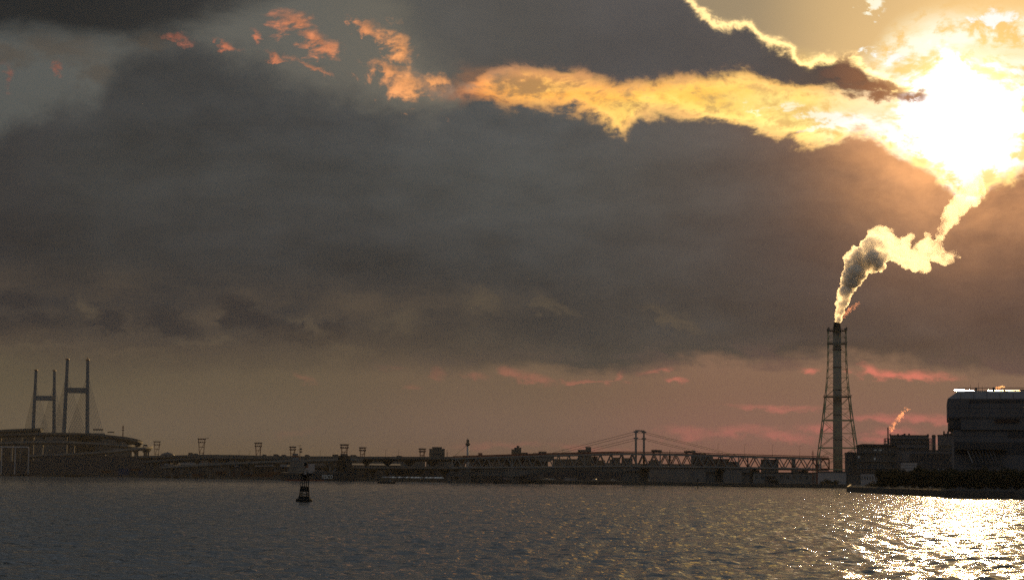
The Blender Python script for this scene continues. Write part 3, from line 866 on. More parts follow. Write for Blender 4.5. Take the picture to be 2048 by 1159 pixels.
# far sheds that close the view below the decks
for px0, px1, yt, D, m, lb in [(-140, -20, 872, 2960, M_far, 'far grey shed beyond the left frame of the pipe portal'), (-18, 62, 872, 2960, M_far2, 'far brown shed seen through the pipe portal'), (64, 132, 870, 2960, M_far, 'far grey shed under the curling loop at its left'),
                             (134, 196, 873, 2990, M_far2, 'lower far shed under the middle of the curling loop'), (198, 262, 876, 2960, M_far, 'far grey shed under the right curve of the loop'),
                             (264, 356, 914, 2760, M_clad2, 'far dark shed behind the dome'), (358, 452, 912.5, 2700, M_far, 'far grey shed behind the tallest floodlight tower'), (454, 556, 914.5, 2640, M_far2, 'far brown shed behind the third floodlight tower'),
                             (558, 660, 915, 2560, M_far, 'far grey shed behind the ship mast'), (662, 738, 916.5, 2500, M_far2, 'far brown shed behind the dark loading tower'), (740, 850, 916.5, 2480, M_far, 'far grey shed behind the broad low office block'), (852, 930, 917, 2480, M_far, 'far grey shed below the stepped apartment block'), (932, 1018, 919.5, 2480, M_far2, 'far brown shed below the small billboard'), (1020, 1096, 919, 2700, M_far, 'far grey shed below the turreted apartment block')]:
    shed('far_warehouse', lb, px0, px1, yt, D, 40, m, pitch=0.0, bays=0)
shed('warehouse', 'dark warehouse filling the yard between ramps and quay', 286, 336, 921, 2300, 30, M_clad2, bays=3)

# ------------------------------------------------------------------ moored ship with lettering
def ship():
    D = 1712
    a, b = at(566, 958, D), at(712, 961, D - 25)
    d = (b - a); d.z = 0
    L = d.length
    r = thing('cargo_ship', 'dark-hulled cargo ship with white letters FESCO moored at the quay', 'ship', ((a.x + b.x) / 2, (a.y + b.y) / 2, 0), math.atan2(d.y, d.x))
    # hull by stations: x, half beam at deck, half beam at water, deck height
    st = [(-0.5, 4.2, 2.5, 7.0), (-0.44, 5.2, 4.4, 6.6), (-0.3, 5.6, 5.5, 6.2), (0.1, 5.6, 5.5, 6.2), (0.28, 5.4, 4.6, 6.8), (0.40, 3.9, 2.2, 8.0), (0.47, 1.8, 0.5, 8.9), (0.5, 0.15, 0.05, 9.3)]
    def hull(z0, z1f, grow):
        vs, fs = [], []
        for x, bd, bw, h in st:
            z1 = z1f if z1f is not None else h
            f0, f1 = max(0, z0) / h, z1 / h
            w0, w1 = bw + (bd - bw) * f0 + grow, bw + (bd - bw) * f1 + grow
            rake = 2.2 if x > 0.45 else 0
            vs += [(x * L + rake * f0, -w0, z0), (x * L + rake * f1, -w1, z1), (x * L + rake * f1, w1, z1), (x * L + rake * f0, w0, z0)]
        for i in range(len(st) - 1):
            for j in range(4):
                fs.append((i * 4 + j, (i + 1) * 4 + j, (i + 1) * 4 + (j + 1) % 4, i * 4 + (j + 1) % 4))
        fs += [(0, 1, 2, 3), tuple(len(vs) - 4 + k for k in (3, 2, 1, 0))]
        return MB().add(vs, fs)
    obj('hull', hull(-1.5, None, 0), M_hull, r)
    obj('boot_topping', hull(-1.4, 0.9, 0.04), M_boot, r)
    # accommodation
    x0, x1 = -0.40 * L, -0.12 * L
    acc = obj('deckhouse', MB().box(x0, x1, -4.8, 4.8, 6.2, 9.0).box(x0 + 0.8, x1 - 3, -4.4, 4.4, 9.0, 11.8).box(x0 + 1.4, x1 - 4.5, -4.0, 4.0, 11.8, 14.4).box(x0 + 2.0, x1 - 6, -3.6, 3.6, 14.4, 17.0), M_conc, r)
    for lv, (z, xa, xb, y) in enumerate(((7.3, x0 + 1, x1 - 1, 4.8), (10.2, x0 + 2, x1 - 4, 4.4), (12.9, x0 + 2.4, x1 - 5.5, 4.0), (15.4, x0 + 3, x1 - 7, 3.6))):
        n = int((xb - xa) / 2.0)
        for i in range(n):
            x = xa + (xb - xa) * (i + 0.5) / n
            obj('window', MB().box(x - 0.45, x + 0.45, -y - 0.05, -y + 0.05, z, z + 0.9), M_glass, acc)
    obj('funnel', MB().prism([(x0 + 2.5, 17.0), (x0 + 6.8, 17.0), (x0 + 6.2, 22.3), (x0 + 2.7, 22.3)], -1.6, 1.6, 'y'), M_blue, r)
    obj('funnel_band', MB().prism([(x0 + 2.4, 19.4), (x0 + 6.7, 19.4), (x0 + 6.5, 20.9), (x0 + 2.5, 20.9)], -1.7, 1.7, 'y'), M_rust, r)
    mx = x0 + 8.6
    mast = obj('mast', MB().tube((mx, 0, 17.0), (mx, 0, 29.6), 0.34, 0.14, 8), M_rust, r)
    obj('crosstree', MB().bar((mx - 1.7, 0, 29.0), (mx + 1.7, 0, 29.0), 0.25).bar((mx - 2.2, 0, 25.6), (mx + 2.0, 0, 25.6), 0.22), M_rust, mast)
    for z in (25.9, 23.6):
        obj('radar', MB().box(mx - 0.4, mx + 2.0, -0.5, 0.5, z, z + 0.5).box(mx + 0.6, mx + 1.3, -0.4, 0.4, z - 0.6, z + 1.0), M_steel, mast)
    obj('yellow_deck_panel', MB().box(x1 + 0.2, x1 + 1.4, -4.6, 4.6, 6.2, 14.0).box(x1 - 2.9, x1 + 0.2, -4.6, -4.4, 9.05, 10.4), M_cream, r)
    obj('red_deck_panel', MB().box(x1 - 2.9, x1 + 0.1, -3.8, -3.4, 10.4, 13.6), M_rust, r)
    for x in (-0.02, 0.10, 0.22):
        obj('hatch_cover', MB().box(x * L - 2.8, x * L + 2.8, -3.6, 3.6, 6.3, 7.9), M_steel, r)
    # letters on the side
    cu = bpy.data.curves.new('lettering', 'FONT')
    cu.body = 'FESCO'; cu.size = 5.4; cu.extrude = 0.05; cu.space_character = 1.12; cu.shear = 0.18; cu.offset = 0.07
    tmp = bpy.data.objects.new('tmp', cu); COL.objects.link(tmp)
    me = bpy.data.meshes.new_from_object(tmp.evaluated_get(bpy.context.evaluated_depsgraph_get()))
    bpy.data.objects.remove(tmp)
    me.materials.clear(); me.materials.append(M_white)
    t = obj('lettering', me, None, r)
    w = max(v.co.x for v in me.vertices)
    tx = at(645.5, 952, D - 18)
    loc = (tx - Vector(r.location))
    loc.rotate(Euler((0, 0, -r.rotation_euler.z)))
    t.location = (loc.x, -5.72, 2.0)
    t.rotation_euler = (math.pi / 2, 0, 0)
    t.scale = ((24 * mpp(D) / w), 0.80, 1)
ship()

# dark tapered loading tower behind the ship's bow
D = 1745
r = thing('loading_tower', 'dark tapered loading tower rising behind the bow of the lettered ship', 'tower', ground_pos(688, D), R(-20))
H = zat(687, 910.5, D) - GZ
prof = [(-6.8, 0), (6.8, 0), (5.6, H * 0.4), (2.9, H), (-2.8, H), (-5.4, H * 0.4)]
obj('casing', MB().prism(prof, -5, 5, 'y'), M_black, r)
bar_obj('edge_rib', (6.9, -5.1, 0), (5.7, -5.1, H * 0.4), 0.2, M_conc2, r)
bar_obj('edge_rib', (5.7, -5.1, H * 0.4), (3.0, -5.1, H), 0.2, M_conc2, r)
obj('head_house', MB().box(-2.2, 1.8, -3, 3, H, H + 1.6), M_steel, r)
obj('spout', MB().tube((-5, -5, H * 0.4), (-9, -9, H * 0.15), 1.0, 0.7, 8), M_steel, r)

# ------------------------------------------------------------------ row of parked cars, vans
mb_body = MB().prism([(-2.1, 0.35), (2.1, 0.35), (2.15, 0.8), (1.2, 0.95), (0.6, 1.45), (-1.3, 1.48), (-2.0, 0.95), (-2.15, 0.8)], -0.85, 0.85, 'y')
car_me = [mb_body.mesh('car_body', m) for m in (M_white, M_grey, M_cream)]
wm = MB()
for x in (-1.3, 1.35):
    for s in (-1, 1):
        wm.tube((x, s * 0.68, 0.33), (x, s * 0.88, 0.33), 0.33, 0.33, 10)
wm_me = wm.mesh('wheels', M_tyre)
rng = random.Random(9)
px = 768.0
while px < 884:
    D = shore_D(px) + 7
    g_ = ground_pos(px, D)
    t = thing('parked_car', 'small pale car parked in the long row along the quay edge', 'car', (g_.x, g_.y, GZ + 0.5), R(60 + rng.uniform(-5, 5)), 'cars parked along the quay')
    obj('car_body', rng.choice(car_me), None, t)
    obj('wheel_set', wm_me, None, t)
    px += rng.choice([4.9, 5.1, 5.4, 8.0])
for px in (1012, 1076, 1092, 1098, 1106, 1190, 1228):
    D = shore_D(px) + 8
    g_ = ground_pos(px, D)
    t = thing('parked_car', 'small pale car parked on the quay under the truss bridge', 'car', (g_.x, g_.y, GZ + 0.4), R(rng.uniform(-20, 20)), 'cars parked under the truss bridge')
    obj('car_body', rng.choice(car_me), None, t)
    obj('wheel_set', wm_me, None, t)
D = shore_D(1140) + 12
r = thing('site_hut', 'long low white hut on the quay under the truss bridge', 'hut', ground_pos(1142, D))
obj('wall', MB().box(-4.6, 4.6, 0, 3, 0, 2.4), M_cream, r)
obj('roof', MB().box(-4.8, 4.8, -0.3, 3.3, 2.4, 2.7), M_grey, r)

# ------------------------------------------------------------------ boats on the water
def boat(px, py, Lpx, label, kind):
    D = CAM_H * F / max(4, (py - (940 + 0.00785 * px)))
    c = at(px, py, D)
    L = Lpx * mpp(D)
    r = thing('work_boat', label, 'boat', (c.x, c.y, 0), R(3))
    prof = [(-L / 2, -0.3), (L * 0.42, -0.3), (L / 2, L * 0.06 + 0.5), (-L / 2, L * 0.045 + 0.3)]
    vs, fs = [], []
    stn = [(-0.5, 1.0, 0.10), (-0.3, 1.15, 0.085), (0.2, 1.1, 0.085), (0.4, 0.6, 0.10), (0.5, 0.05, 0.125)]
    B = L * 0.13
    for x, w, h in stn:
        vs += [(x * L * 0.95, -w * B * 0.8, -0.4), (x * L, -w * B, h * L), (x * L, w * B, h * L), (x * L * 0.95, w * B * 0.8, -0.4)]
    for i in range(4):
        for j in range(4):
            fs.append((i * 4 + j, (i + 1) * 4 + j, (i + 1) * 4 + (j + 1) % 4, i * 4 + (j + 1) % 4))
    fs += [(0, 1, 2, 3), (19, 18, 17, 16)]
    obj('hull', MB().add(vs, fs), M_hull, r)
    h = 0.085 * L
    if kind == 'tug':
        cb = obj('wheelhouse', MB().box(L * 0.05, L * 0.30, -B * 0.6, B * 0.6, h, h + 1.4), M_steel, r)
        obj('cabin', MB().box(-L * 0.32, L * 0.05, -B * 0.55, B * 0.55, h, h + 0.6), M_steel, r)
        obj('window', MB().box(L * 0.17, L * 0.22, -B * 0.62, -B * 0.55, h + 0.35, h + 1.2), M_cream, cb)
        obj('mast', MB().tube((L * 0.12, 0, h + 1.4), (L * 0.12, 0, h + 2.1), 0.08, 0.05, 6), M_steel, r)
    else:
        obj('wheelhouse', MB().box(L * 0.18, L * 0.36, -B * 0.55, B * 0.55, h, h + 1.1), M_steel, r)
boat(773, 966, 37, 'dark low work boat lying off the quay in front of the parked cars', 'tug')
boat(1001, 966.5, 30, 'small dark launch close to the quay left of the bridge pier', 'launch')
boat(1191, 968.5, 17, 'tiny dark launch left of the pylon pier', 'launch')
D = CAM_H * F / (975.5 - 950.9)
c = at(1395.5, 975, D)
r = thing('channel_marker', 'thin dark marker post standing in the water right of the pylon pier', 'marker post', (c.x, c.y, 0))
obj('pile', MB().tube((0, 0, -3), (0, 0, 4.2), 0.22, 0.2, 8), M_black, r)
obj('topmark', MB().box(-0.4, 0.4, -0.4, 0.4, 4.2, 5.0), M_black, r)

# ------------------------------------------------------------------ buoy
def buoy():
    D = 459.0
    c = at(608, 1002.5, D)
    r = thing('navigation_buoy', 'black lattice navigation buoy floating alone in the foreground water', 'buoy', (c.x, c.y, -0.1), R(20))
    r.rotation_euler = (R(0.8), R(1.2), R(24))
    s = mpp(D)                       # metres per photo pixel: 0.112
    fl = obj('float', MB().lathe([(1.15, -0.9), (1.58, -0.3), (1.60, 0.55), (1.5, 0.72), (1.12, 0.80), (1.08, 1.18), (0.98, 1.28)], 28), M_black, r)
    for i in range(4):
        a = math.pi / 2 * i + 0.4
        obj('lifting_lug', MB().box(1.42 * math.cos(a) - 0.12, 1.42 * math.cos(a) + 0.12, 1.42 * math.sin(a) - 0.12, 1.42 * math.sin(a) + 0.12, 0.7, 1.05), M_steel, fl)
    zt = 5.15
    legs = [(math.pi / 4 + math.pi / 2 * i) for i in range(4)]
    def rad(z):
        return 1.05 - (1.05 - 0.83) * (z - 1.2) / 1.9 if z < 3.1 else 0.83 - 0.05 * (z - 3.1) / 2.0
    for a in legs:
        mb = MB()
        zs = [1.2, 3.1, zt]
        for z0, z1 in zip(zs, zs[1:]):
            mb.bar((rad(z0) * math.cos(a), rad(z0) * math.sin(a), z0), (rad(z1) * math.cos(a), rad(z1) * math.sin(a), z1), 0.13)
        obj('leg', mb, M_black, r)
    # plating band (radar reflector / battery housing)
    for i in range(4):
        a, b = legs[i], legs[(i + 1) % 4]
        v = []
        for z in (2.05, 3.1):
            v += [(rad(z) * math.cos(a) * 0.97, rad(z) * math.sin(a) * 0.97, z), (rad(z) * math.cos(b) * 0.97, rad(z) * math.sin(b) * 0.97, z)]
        v2 = [(x * 0.93, y * 0.93, z) for x, y, z in v]
        obj('panel', MB().add(v + v2, [(0, 1, 3, 2), (4, 6, 7, 5), (0, 4, 5, 1), (2, 3, 7, 6), (0, 2, 6, 4), (1, 5, 7, 3)]), M_black, r)
        for z0, z1 in ((1.25, 2.0),):
            bar_obj('brace', (rad(z0) * math.cos(a), rad(z0) * math.sin(a), z0), (rad(z1) * math.cos(b), rad(z1) * math.sin(b), z1), 0.07, M_black, r)
            bar_obj('brace', (rad(z0) * math.cos(b), rad(z0) * math.sin(b), z0), (rad(z1) * math.cos(a), rad(z1) * math.sin(a), z1), 0.07, M_black, r)
        for z in (1.6, 4.30, zt - 0.05):
            bar_obj('rail', (rad(z) * math.cos(a), rad(z) * math.sin(a), z), (rad(z) * math.cos(b), rad(z) * math.sin(b), z), 0.09, M_black, r)
    obj('centre_pole', MB().tube((0, 0, 3.05), (0, 0, 5.3), 0.09, 0.09, 8), M_black, r)
    obj('battery_box', MB().lathe([(0.30, 4.30), (0.30, 5.1), (0.24, 5.2)], 12), M_black, r)
    pl = obj('platform', MB().lathe([(0.95, 5.16), (1.22, 5.22), (1.22, 5.30), (0.9, 5.34)], 20), M_black, r)
    for i in range(2):
        s_ = 1 if i else -1
        obj('solar_panel', MB().prism([(s_ * 0.5, 5.34), (s_ * 1.62, 5.30), (s_ * 1.62, 5.38), (s_ * 0.5, 5.66)][::s_], -0.45, 0.45, 'y'), M_black, r)
    ln = obj('lantern', MB().lathe([(0.16, 5.34), (0.16, 5.6), (0.11, 5.64), (0.12, 5.95), (0.08, 6.1)], 14), M_cream, r)
    obj('topmark_rod', MB().tube((0, 0, 6.1), (0, 0, 7.0), 0.05, 0.05, 6), M_black, r)
    obj('topmark', MB().lathe([(0.02, 6.90), (0.26, 6.95), (0.31, 7.2), (0.31, 7.45), (0.24, 7.62), (0.05, 7.68)], 14), M_black, r)
    r.scale = (1.16, 1.16, 1.165)
buoy()

# ------------------------------------------------------------------ truss bridge with pylon
def truss_bridge():
    root = thing('truss_bridge', 'long steel truss bridge hung by stays from a twin-legged pylon', 'bridge')
    A_, B_ = ground_pos(915, 1560, 0), ground_pos(1650, 1415, 0)
    ax = (B_ - A_); L = ax.length; ax.normalize()
    tr = Vector((-ax.y, ax.x, 0))         # away from the camera
    halfw = 8.0
    N = 34
    def pxof(p):                          # photo column of a plan position
        return 1024 + F * p.x / p.y
    def interp(t, tab):
        for (a, va), (b, vb) in zip(tab, tab[1:]):
            if t <= b:
                return va + (vb - va) * (t - a) / (b - a)
        return tab[-1][1]
    ztop = lambda px: zat(px, interp(px, [(900, 915.5), (1000, 913.0), (1100, 910.2), (1250, 907.4), (1400, 911.0), (1540, 916), (1660, 919.5)]), 1490)
    zbot = lambda px: zat(px, interp(px, [(900, 934.2), (1250, 931.6), (1450, 934.0), (1660, 938.0)]), 1490)
    for side, m in ((-1, M_grey), (1, M_rust)):
        tp, bt = [], []
        for i in range(2 * N + 1):
            p = A_ + ax * (L * i / (2 * N))
            px = pxof(p)
            tp.append(p + tr * (side * halfw) + Vector((0, 0, ztop(px))))
            bt.append(p + tr * (side * halfw) + Vector((0, 0, zbot(px))))
        mb1, mb2 = MB(), MB()
        for i in range(2 * N):
            mb1.bar(tp[i], tp[i + 1], 0.9, 1.0); mb2.bar(bt[i], bt[i + 1], 0.9, 1.0)
        obj('top_chord', mb1, m, root); obj('bottom_chord', mb2, m, root)
        for i in range(2 * N):
            if i % 2 == 0:
                bar_obj('diagonal', bt[i], tp[i + 1], 0.55, m, root)
            else:
                bar_obj('diagonal', tp[i], bt[i + 1], 0.55, m, root)
        for i in (0, 12, 26, 40, 54, 2 * N):
            bar_obj('vertical', bt[i], tp[i], 0.8, m, root)
        if side == 1:
            back = tp
        else:
            front = tp
    # two decks between the trusses, and cross beams
    for nm, zf, off, th, m in (('upper_deck', ztop, 0.55, 1.1, M_rust), ('lower_deck', zbot, -0.9, 0.9, M_conc2)):
        mb = MB()
        for i in range(N):
            p, q = A_ + ax * (L * i / N), A_ + ax * (L * (i + 1) / N)
            mb.bar(p + Vector((0, 0, zf(pxof(p)) + off)), q + Vector((0, 0, zf(pxof(q)) + off)), 2 * halfw - 1.2, th)
        obj(nm, mb, m, root)
    # parapet railing on the upper deck
    for s in (-1, 1):
        mb = MB()
        for i in range(N):
            p, q = A_ + ax * (L * i / N), A_ + ax * (L * (i + 1) / N)
            mb.bar(p + tr * (s * (halfw - 0.7)) + Vector((0, 0, ztop(pxof(p)) + 1.75)), q + tr * (s * (halfw - 0.7)) + Vector((0, 0, ztop(pxof(q)) + 1.75)), 0.15, 0.5)
        obj('railing', mb, M_rust, root)
    # pylon
    pp = None
    for i in range(2000):
        p = A_ + ax * (L * i / 2000)
        if pxof(p) >= 1281.5:
            pp = p; break
    zt = zat(1281, 859.0, pp.y)
    zb = zbot(1281)
    legs = []
    for s in (-1, 1):
        b0 = pp + tr * (s * 6.6)
        legs.append(b0)
        mb = MB().bar(b0 + Vector((0, 0, zb - 3)), b0 + Vector((0, 0, zt - 6)), 1.45, 1.6).bar(b0 + Vector((0, 0, zt - 6)), b0 + Vector((0, 0, zt - 0.6)), 1.15, 1.3)
        leg = obj('pylon_leg', mb, M_grey, root)
        for z, w in ((zt - 1.6, 1.7), (zt - 6.2, 1.5)):
            obj('cable_saddle', MB().bar(b0 - ax * w + Vector((0, 0, z)), b0 + ax * w + Vector((0, 0, z)), 1.0, 1.2), M_grey, leg)
    bar_obj('cross_beam', legs[0] + Vector((0, 0, zt - 0.6)), legs[1] + Vector((0, 0, zt - 0.6)), 1.2, M_grey, root, 0.9)
    for s in (-1, 1):
        b0 = pp + tr * (s * 6.6)
        for sgn in (-1, 1):
            for zc, run in ((zt - 1.6, 76), (zt - 6.2, 56)):
                q = pp + ax * (sgn * run) + tr * (s * (halfw - 1.0))
                q.z = ztop(pxof(q)) + 0.4
                bar_obj('stay_cable', b0 + ax * (sgn * 1.6) + Vector((0, 0, zc)), q, 0.22, M_steel, root)
    # piers
    def pier(px, w, label, foot=True):
        for i in range(2000):
            p = A_ + ax * (L * i / 2000)
            if pxof(p) >= px:
                break
        z1 = zbot(px) - 1.5
        mb = MB()
        c = p
        a = math.atan2(ax.y, ax.x)
        pr = thing('bridge_pier', label, 'pier', (c.x, c.y, 0), a)
        obj('pier_shaft', MB().box(-w / 2, w / 2, -7.5, 7.5, -4, z1 - 2).box(-w / 2 - 0.8, w / 2 + 0.8, -9, 9, z1 - 2, z1), M_conc2, pr)
        for k in (-1, 1):
            obj('bearing_block', MB().box(-1.2, 1.2, k * 8 - 0.9, k * 8 + 0.9, z1, z1 + 0.9), M_steel, pr)
        if foot:
            obj('footing', MB().box(-w / 2 - 3, w / 2 + 3, -12, 12, -4, 0.9), M_quay, pr)
    pier(950, 4, 'slim concrete pier under the left end of the truss bridge', False)
    pier(1041, 7, 'broad concrete pier at the water edge left of the pylon', True)
    pier(1276, 11, 'massive concrete pier in the water directly under the pylon', True)
    pier(1430, 7, 'concrete pier in the water right of the pylon', True)
    pier(1500, 6, 'concrete pier second right of the pylon, by the dark seawall', False)
    pier(1600, 4, 'slim concrete pier under the right end of the truss bridge', False)
    # lamp posts at the right
    for k, px in enumerate((1437, 1490, 1545.5, 1600)):
        for i in range(2000):
            p = A_ + ax * (L * i / 2000)
            if pxof(p) >= px:
                break
        t = thing('lamp_post', 'thin tall lamp post on the right half of the truss bridge deck', 'lamp post', (p.x, p.y, ztop(px) + 1.1), 0, 'lamp posts on the truss bridge')
        obj('pole', MB().tube((0, 0, 0), (0, 0, 7.6), 0.10, 0.06, 6), M_steel, t)
        obj('lamp_head', MB().box(-0.1, 1.2, -0.1, 0.1, 7.5, 7.66), M_steel, t)
    # lorries on top
    for px, Lm, h, lb in ((1315, 7.5, 2.4, 'dark lorry on the truss bridge deck right of the pylon'), (1381, 8, 2.0, 'dark lorry on the truss bridge deck before the flat far block')):
        for i in range(2000):
            p = A_ + ax * (L * i / 2000)
            if pxof(p) >= px:
                break
        zz = ztop(px) + 1.15
        t = thing('truck', lb, 'truck', (p.x, p.y, zz), math.atan2(ax.y, ax.x), None)
        obj('cargo_box', MB().box(-Lm / 2, Lm / 2 - 2.3, -1.2, 1.2, 0.6, h), M_clad2, t)
        obj('cab', MB().prism([(Lm / 2 - 2.1, 0.5), (Lm / 2, 0.5), (Lm / 2, 1.4), (Lm / 2 - 0.4, 2.3), (Lm / 2 - 2.1, 2.3)], -1.1, 1.1, 'y'), M_steel, t)
        for x in (-Lm / 2 + 1.3, Lm / 2 - 1.1):
            for s in (-1, 1):
                obj('wheel', MB().tube((x, s * 0.8, 0.45), (x, s * 1.2, 0.45), 0.45, 0.45, 10), M_tyre, t)
truss_bridge()

# haunched girder bridge under the truss, seen left of the pylon
def girder():
    root = thing('girder_bridge', 'pale haunched girder bridge passing below the truss bridge', 'bridge')
    pts = [(900, 946.5, 1500), (960, 942.5, 1490), (1030, 939.5, 1480), (1100, 936.8, 1470), (1170, 935.2, 1462), (1250, 934.6, 1455)]
    P_ = [at(*p) for p in pts]
    hs = [2.2, 2.6, 4.6, 2.4, 1.8, 3.4]
    vs, fs = [], []
    for p, h in zip(P_, hs):
        vs += [(p.x, p.y - 4, p.z - h), (p.x, p.y - 5, p.z), (p.x, p.y + 5, p.z), (p.x, p.y + 4, p.z - h)]
    for i in range(len(P_) - 1):
        for j in range(4):
            fs.append((i * 4 + j, (i + 1) * 4 + j, (i + 1) * 4 + (j + 1) % 4, i * 4 + (j + 1) % 4))
    fs += [(0, 1, 2, 3), tuple(len(vs) - 4 + k for k in (3, 2, 1, 0))]
    obj('box_girder', MB().add(vs, fs), M_conc, root)
    for i in (0, 2, 5):
        p = P_[i]
        obj('pier', MB().box(p.x - 2, p.x + 2, p.y - 3, p.y + 3, -3, p.z - hs[i] - 0.02), M_conc2, root)
    for s in (-4.8, 4.8):
        mb = MB()
        for a, b in zip(P_, P_[1:]):
            mb.bar(a + Vector((0, s, 0.9)), b + Vector((0, s, 0.9)), 0.12, 0.2)
        obj('railing', mb, M_grey, root)
girder()

# ------------------------------------------------------------------ skyline blocks behind
def block(label, D, boxes, m=M_far, depth=25, cat='building', name='apartment_block', floors=True, extras=()):
    """boxes: (px0, px1, ytop) masses side by side or overlapping"""
    pxm = sum(b[0] + b[1] for b in boxes) / (2 * len(boxes))
    base = ground_pos(pxm, D)
    r = thing(name, label, cat, base, face_rz(base.x, D))
    for k, (p0, p1, yt) in enumerate(boxes):
        x0, x1 = ground_pos(p0, D).x - base.x, ground_pos(p1, D).x - base.x
        H = zat((p0 + p1) / 2, yt, D) - GZ
        w = obj('wall', MB().box(x0, x1, k * 0.7, depth - k * 0.7, -1, H), m, r)
        rf = obj('roof', MB().box(x0 - 0.25, x1 + 0.25, k * 0.7 - 0.25, depth - k * 0.7 + 0.25, H, H + 0.8), m, r)
        if floors:
            n = int((H - 3) / 3.4)
            nw = max(2, int((x1 - x0) / 4.2))
            lo = max(0, n - 9)
            for i in range(lo, n):
                z = 3 + i * 3.4
                if z > H - 2.2:
                    continue
                obj('window_band', MB().box(x0 + 0.8, x1 - 0.8, k * 0.7 - 0.04, k * 0.7 + 0.1, z + 0.9, z + 2.2), M_glass, w)
                obj('balcony_slab', MB().box(x0 - 0.35, x1 + 0.35, k * 0.7 - 0.9, k * 0.7 + 0.2, z + 0.1, z + 0.45), m, w)
    for (px, y0, y1, w_) in extras:
        x = ground_pos(px, D).x - base.x
        z0, z1 = zat(px, y0, D) - GZ, zat(px, y1, D) - GZ
        obj('roof_mast', MB().box(x - w_ / 2, x + w_ / 2, depth * 0.4, depth * 0.4 + w_, z0, z1), M_steel, r)
    return r
block('grey stepped apartment block standing behind the viaduct, left of the slender tower', 2350, [(858, 889, 898), (864, 883, 894.5)], M_far, extras=[(895, 912, 902, 0.5)])
block('stepped apartment block with a crowning turret, above the left half of the truss bridge', 2500, [(1022.5, 1042, 899), (1028, 1042, 895.5), (1033, 1038, 892), (1042, 1055, 905.5), (1055, 1066, 909)], M_far)
block('small grey block beside the turreted apartment block', 2520, [(1066, 1076, 906.5), (1077, 1092.5, 903.3)], M_far)
block('twin tower apartment block left of the pylon, taller on its right side', 2450, [(1155.5, 1182, 899.8), (1171, 1182, 894.2)], M_far)
block('broad brown block seen through the truss left of the twin tower block', 2300, [(1105, 1160, 918.5), (1160, 1195, 913), (1195, 1210, 921)], M_far2, floors=False)
block('low stepped block seen through the truss just left of the pylon', 2250, [(1219, 1240, 919), (1226, 1238, 915.5), (1243, 1265, 916.5)], M_far, floors=False)
block('low pale block seen through the truss right of the pylon', 2250, [(1297, 1319, 922), (1303, 1316, 920)], M_far, floors=False)
block('wide flat far block rising above the truss right of the pylon', 1900, [(1382, 1426, 911), (1385, 1412, 907.5)], M_far, extras=[(1390, 908, 905, 1.2), (1402, 908, 905.5, 2.0)])
block('long low far block seen through the right part of the truss', 1900, [(1426, 1458, 918.5), (1458, 1476, 924)], M_far2, floors=False)
block('dark square far block filling the truss near its right end', 1850, [(1522, 1557, 919.5)], M_far, floors=False)
block('slim far tower block seen through the truss near its right end', 1850, [(1583, 1591, 918.5)], M_far, floors=False, extras=[(1588, 918, 916, 2.0)])
block('long grey storage wall standing behind the pylon pier', 1530, [(1300, 1500, 938)], M_conc, 30, name='warehouse', floors=False)
block('long low dark shed behind the quay under the truss bridge', 1700, [(1050, 1250, 941)], M_clad2, 30, name='warehouse', floors=False)
block('low row of far sheds between the twin tower block and the pylon', 2600, [(1195, 1262, 926), (1262, 1380, 928)], M_far, 30, name='warehouse', floors=False)

# slender communications tower
D = 2400
base = ground_pos(935, D)
r = thing('observation_tower', 'slender pale tower with a bulging head behind the viaduct', 'tower', base)
s = mpp(D)
H = zat(935, 877, D) - GZ
obj('shaft', MB().lathe([(2.3 * s, 0), (2.3 * s, H - 14 * s)], 16), M_cream, r, True)
obj('head', MB().lathe([(2.3 * s, H - 14 * s), (4.6 * s, H - 12 * s), (4.8 * s, H - 9 * s), (3.2 * s, H - 8.4 * s), (2.6 * s, H - 5.4 * s), (2.9 * s, H - 3.6 * s), (2.9 * s, H - 2.0 * s), (1.0 * s, H - 1.2 * s)], 20), M_far2, r)
obj('antenna', MB().tube((0, 0, H - 1.4 * s), (0, 0, H + 2 * s), 0.5, 0.2, 6), M_steel, r)
b = at(909, 911, D - 40) - base
bar_obj('guy_cable', (0, 0, H - 11 * s), b, 0.28, M_steel, r)

c = ground_pos(960.5, 2300)
r = thing('billboard', 'small tilted dark billboard on posts above the viaduct', 'billboard', c, R(15))
Hb = zat(960, 905, 2300) - GZ
obj('board', MB().prism([(-2.4, Hb - 2.6), (2.2, Hb - 3.1), (2.0, Hb), (-2.6, Hb)], -0.4, 0.4, 'y'), M_rust, r)
for x in (-1.8, 1.4):
    obj('post', MB().box(x - 0.25, x + 0.25, -0.2, 0.2, -0.5, Hb - 2.4), M_steel, r)

# power pylon seen through the truss
c = ground_pos(1339.5, 2200)
r = thing('power_pylon', 'lattice power pylon behind the truss bridge right of the road pylon', 'pylon', c)
Hp = zat(1339, 898, 2200) - GZ
for sx in (-1, 1):
    for sy in (-1, 1):
        obj('leg', MB().bar((sx * 3.2, sy * 3.2, 0), (sx * 0.5, sy * 0.5, Hp * 0.86), 0.4).bar((sx * 0.5, sy * 0.5, Hp * 0.86), (0, 0, Hp), 0.25), M_steel, r)
for z, w in ((Hp * 0.76, 4.2), (Hp * 0.64, 3.0)):
    bar_obj('cross_arm', (-w, 0, z), (w, 0, z), 0.5, M_steel, r, 0.6)
for z0, z1 in ((0.05, 0.3), (0.3, 0.5), (0.5, 0.68)):
    for s in (-1, 1):
        w0, w1 = 3.2 - 2.7 * z0 / 0.86, 3.2 - 2.7 * z1 / 0.86
        bar_obj('brace', (-w0 * s, -w0, z0 * Hp), (w1 * s, -w1, z1 * Hp), 0.25, M_steel, r)

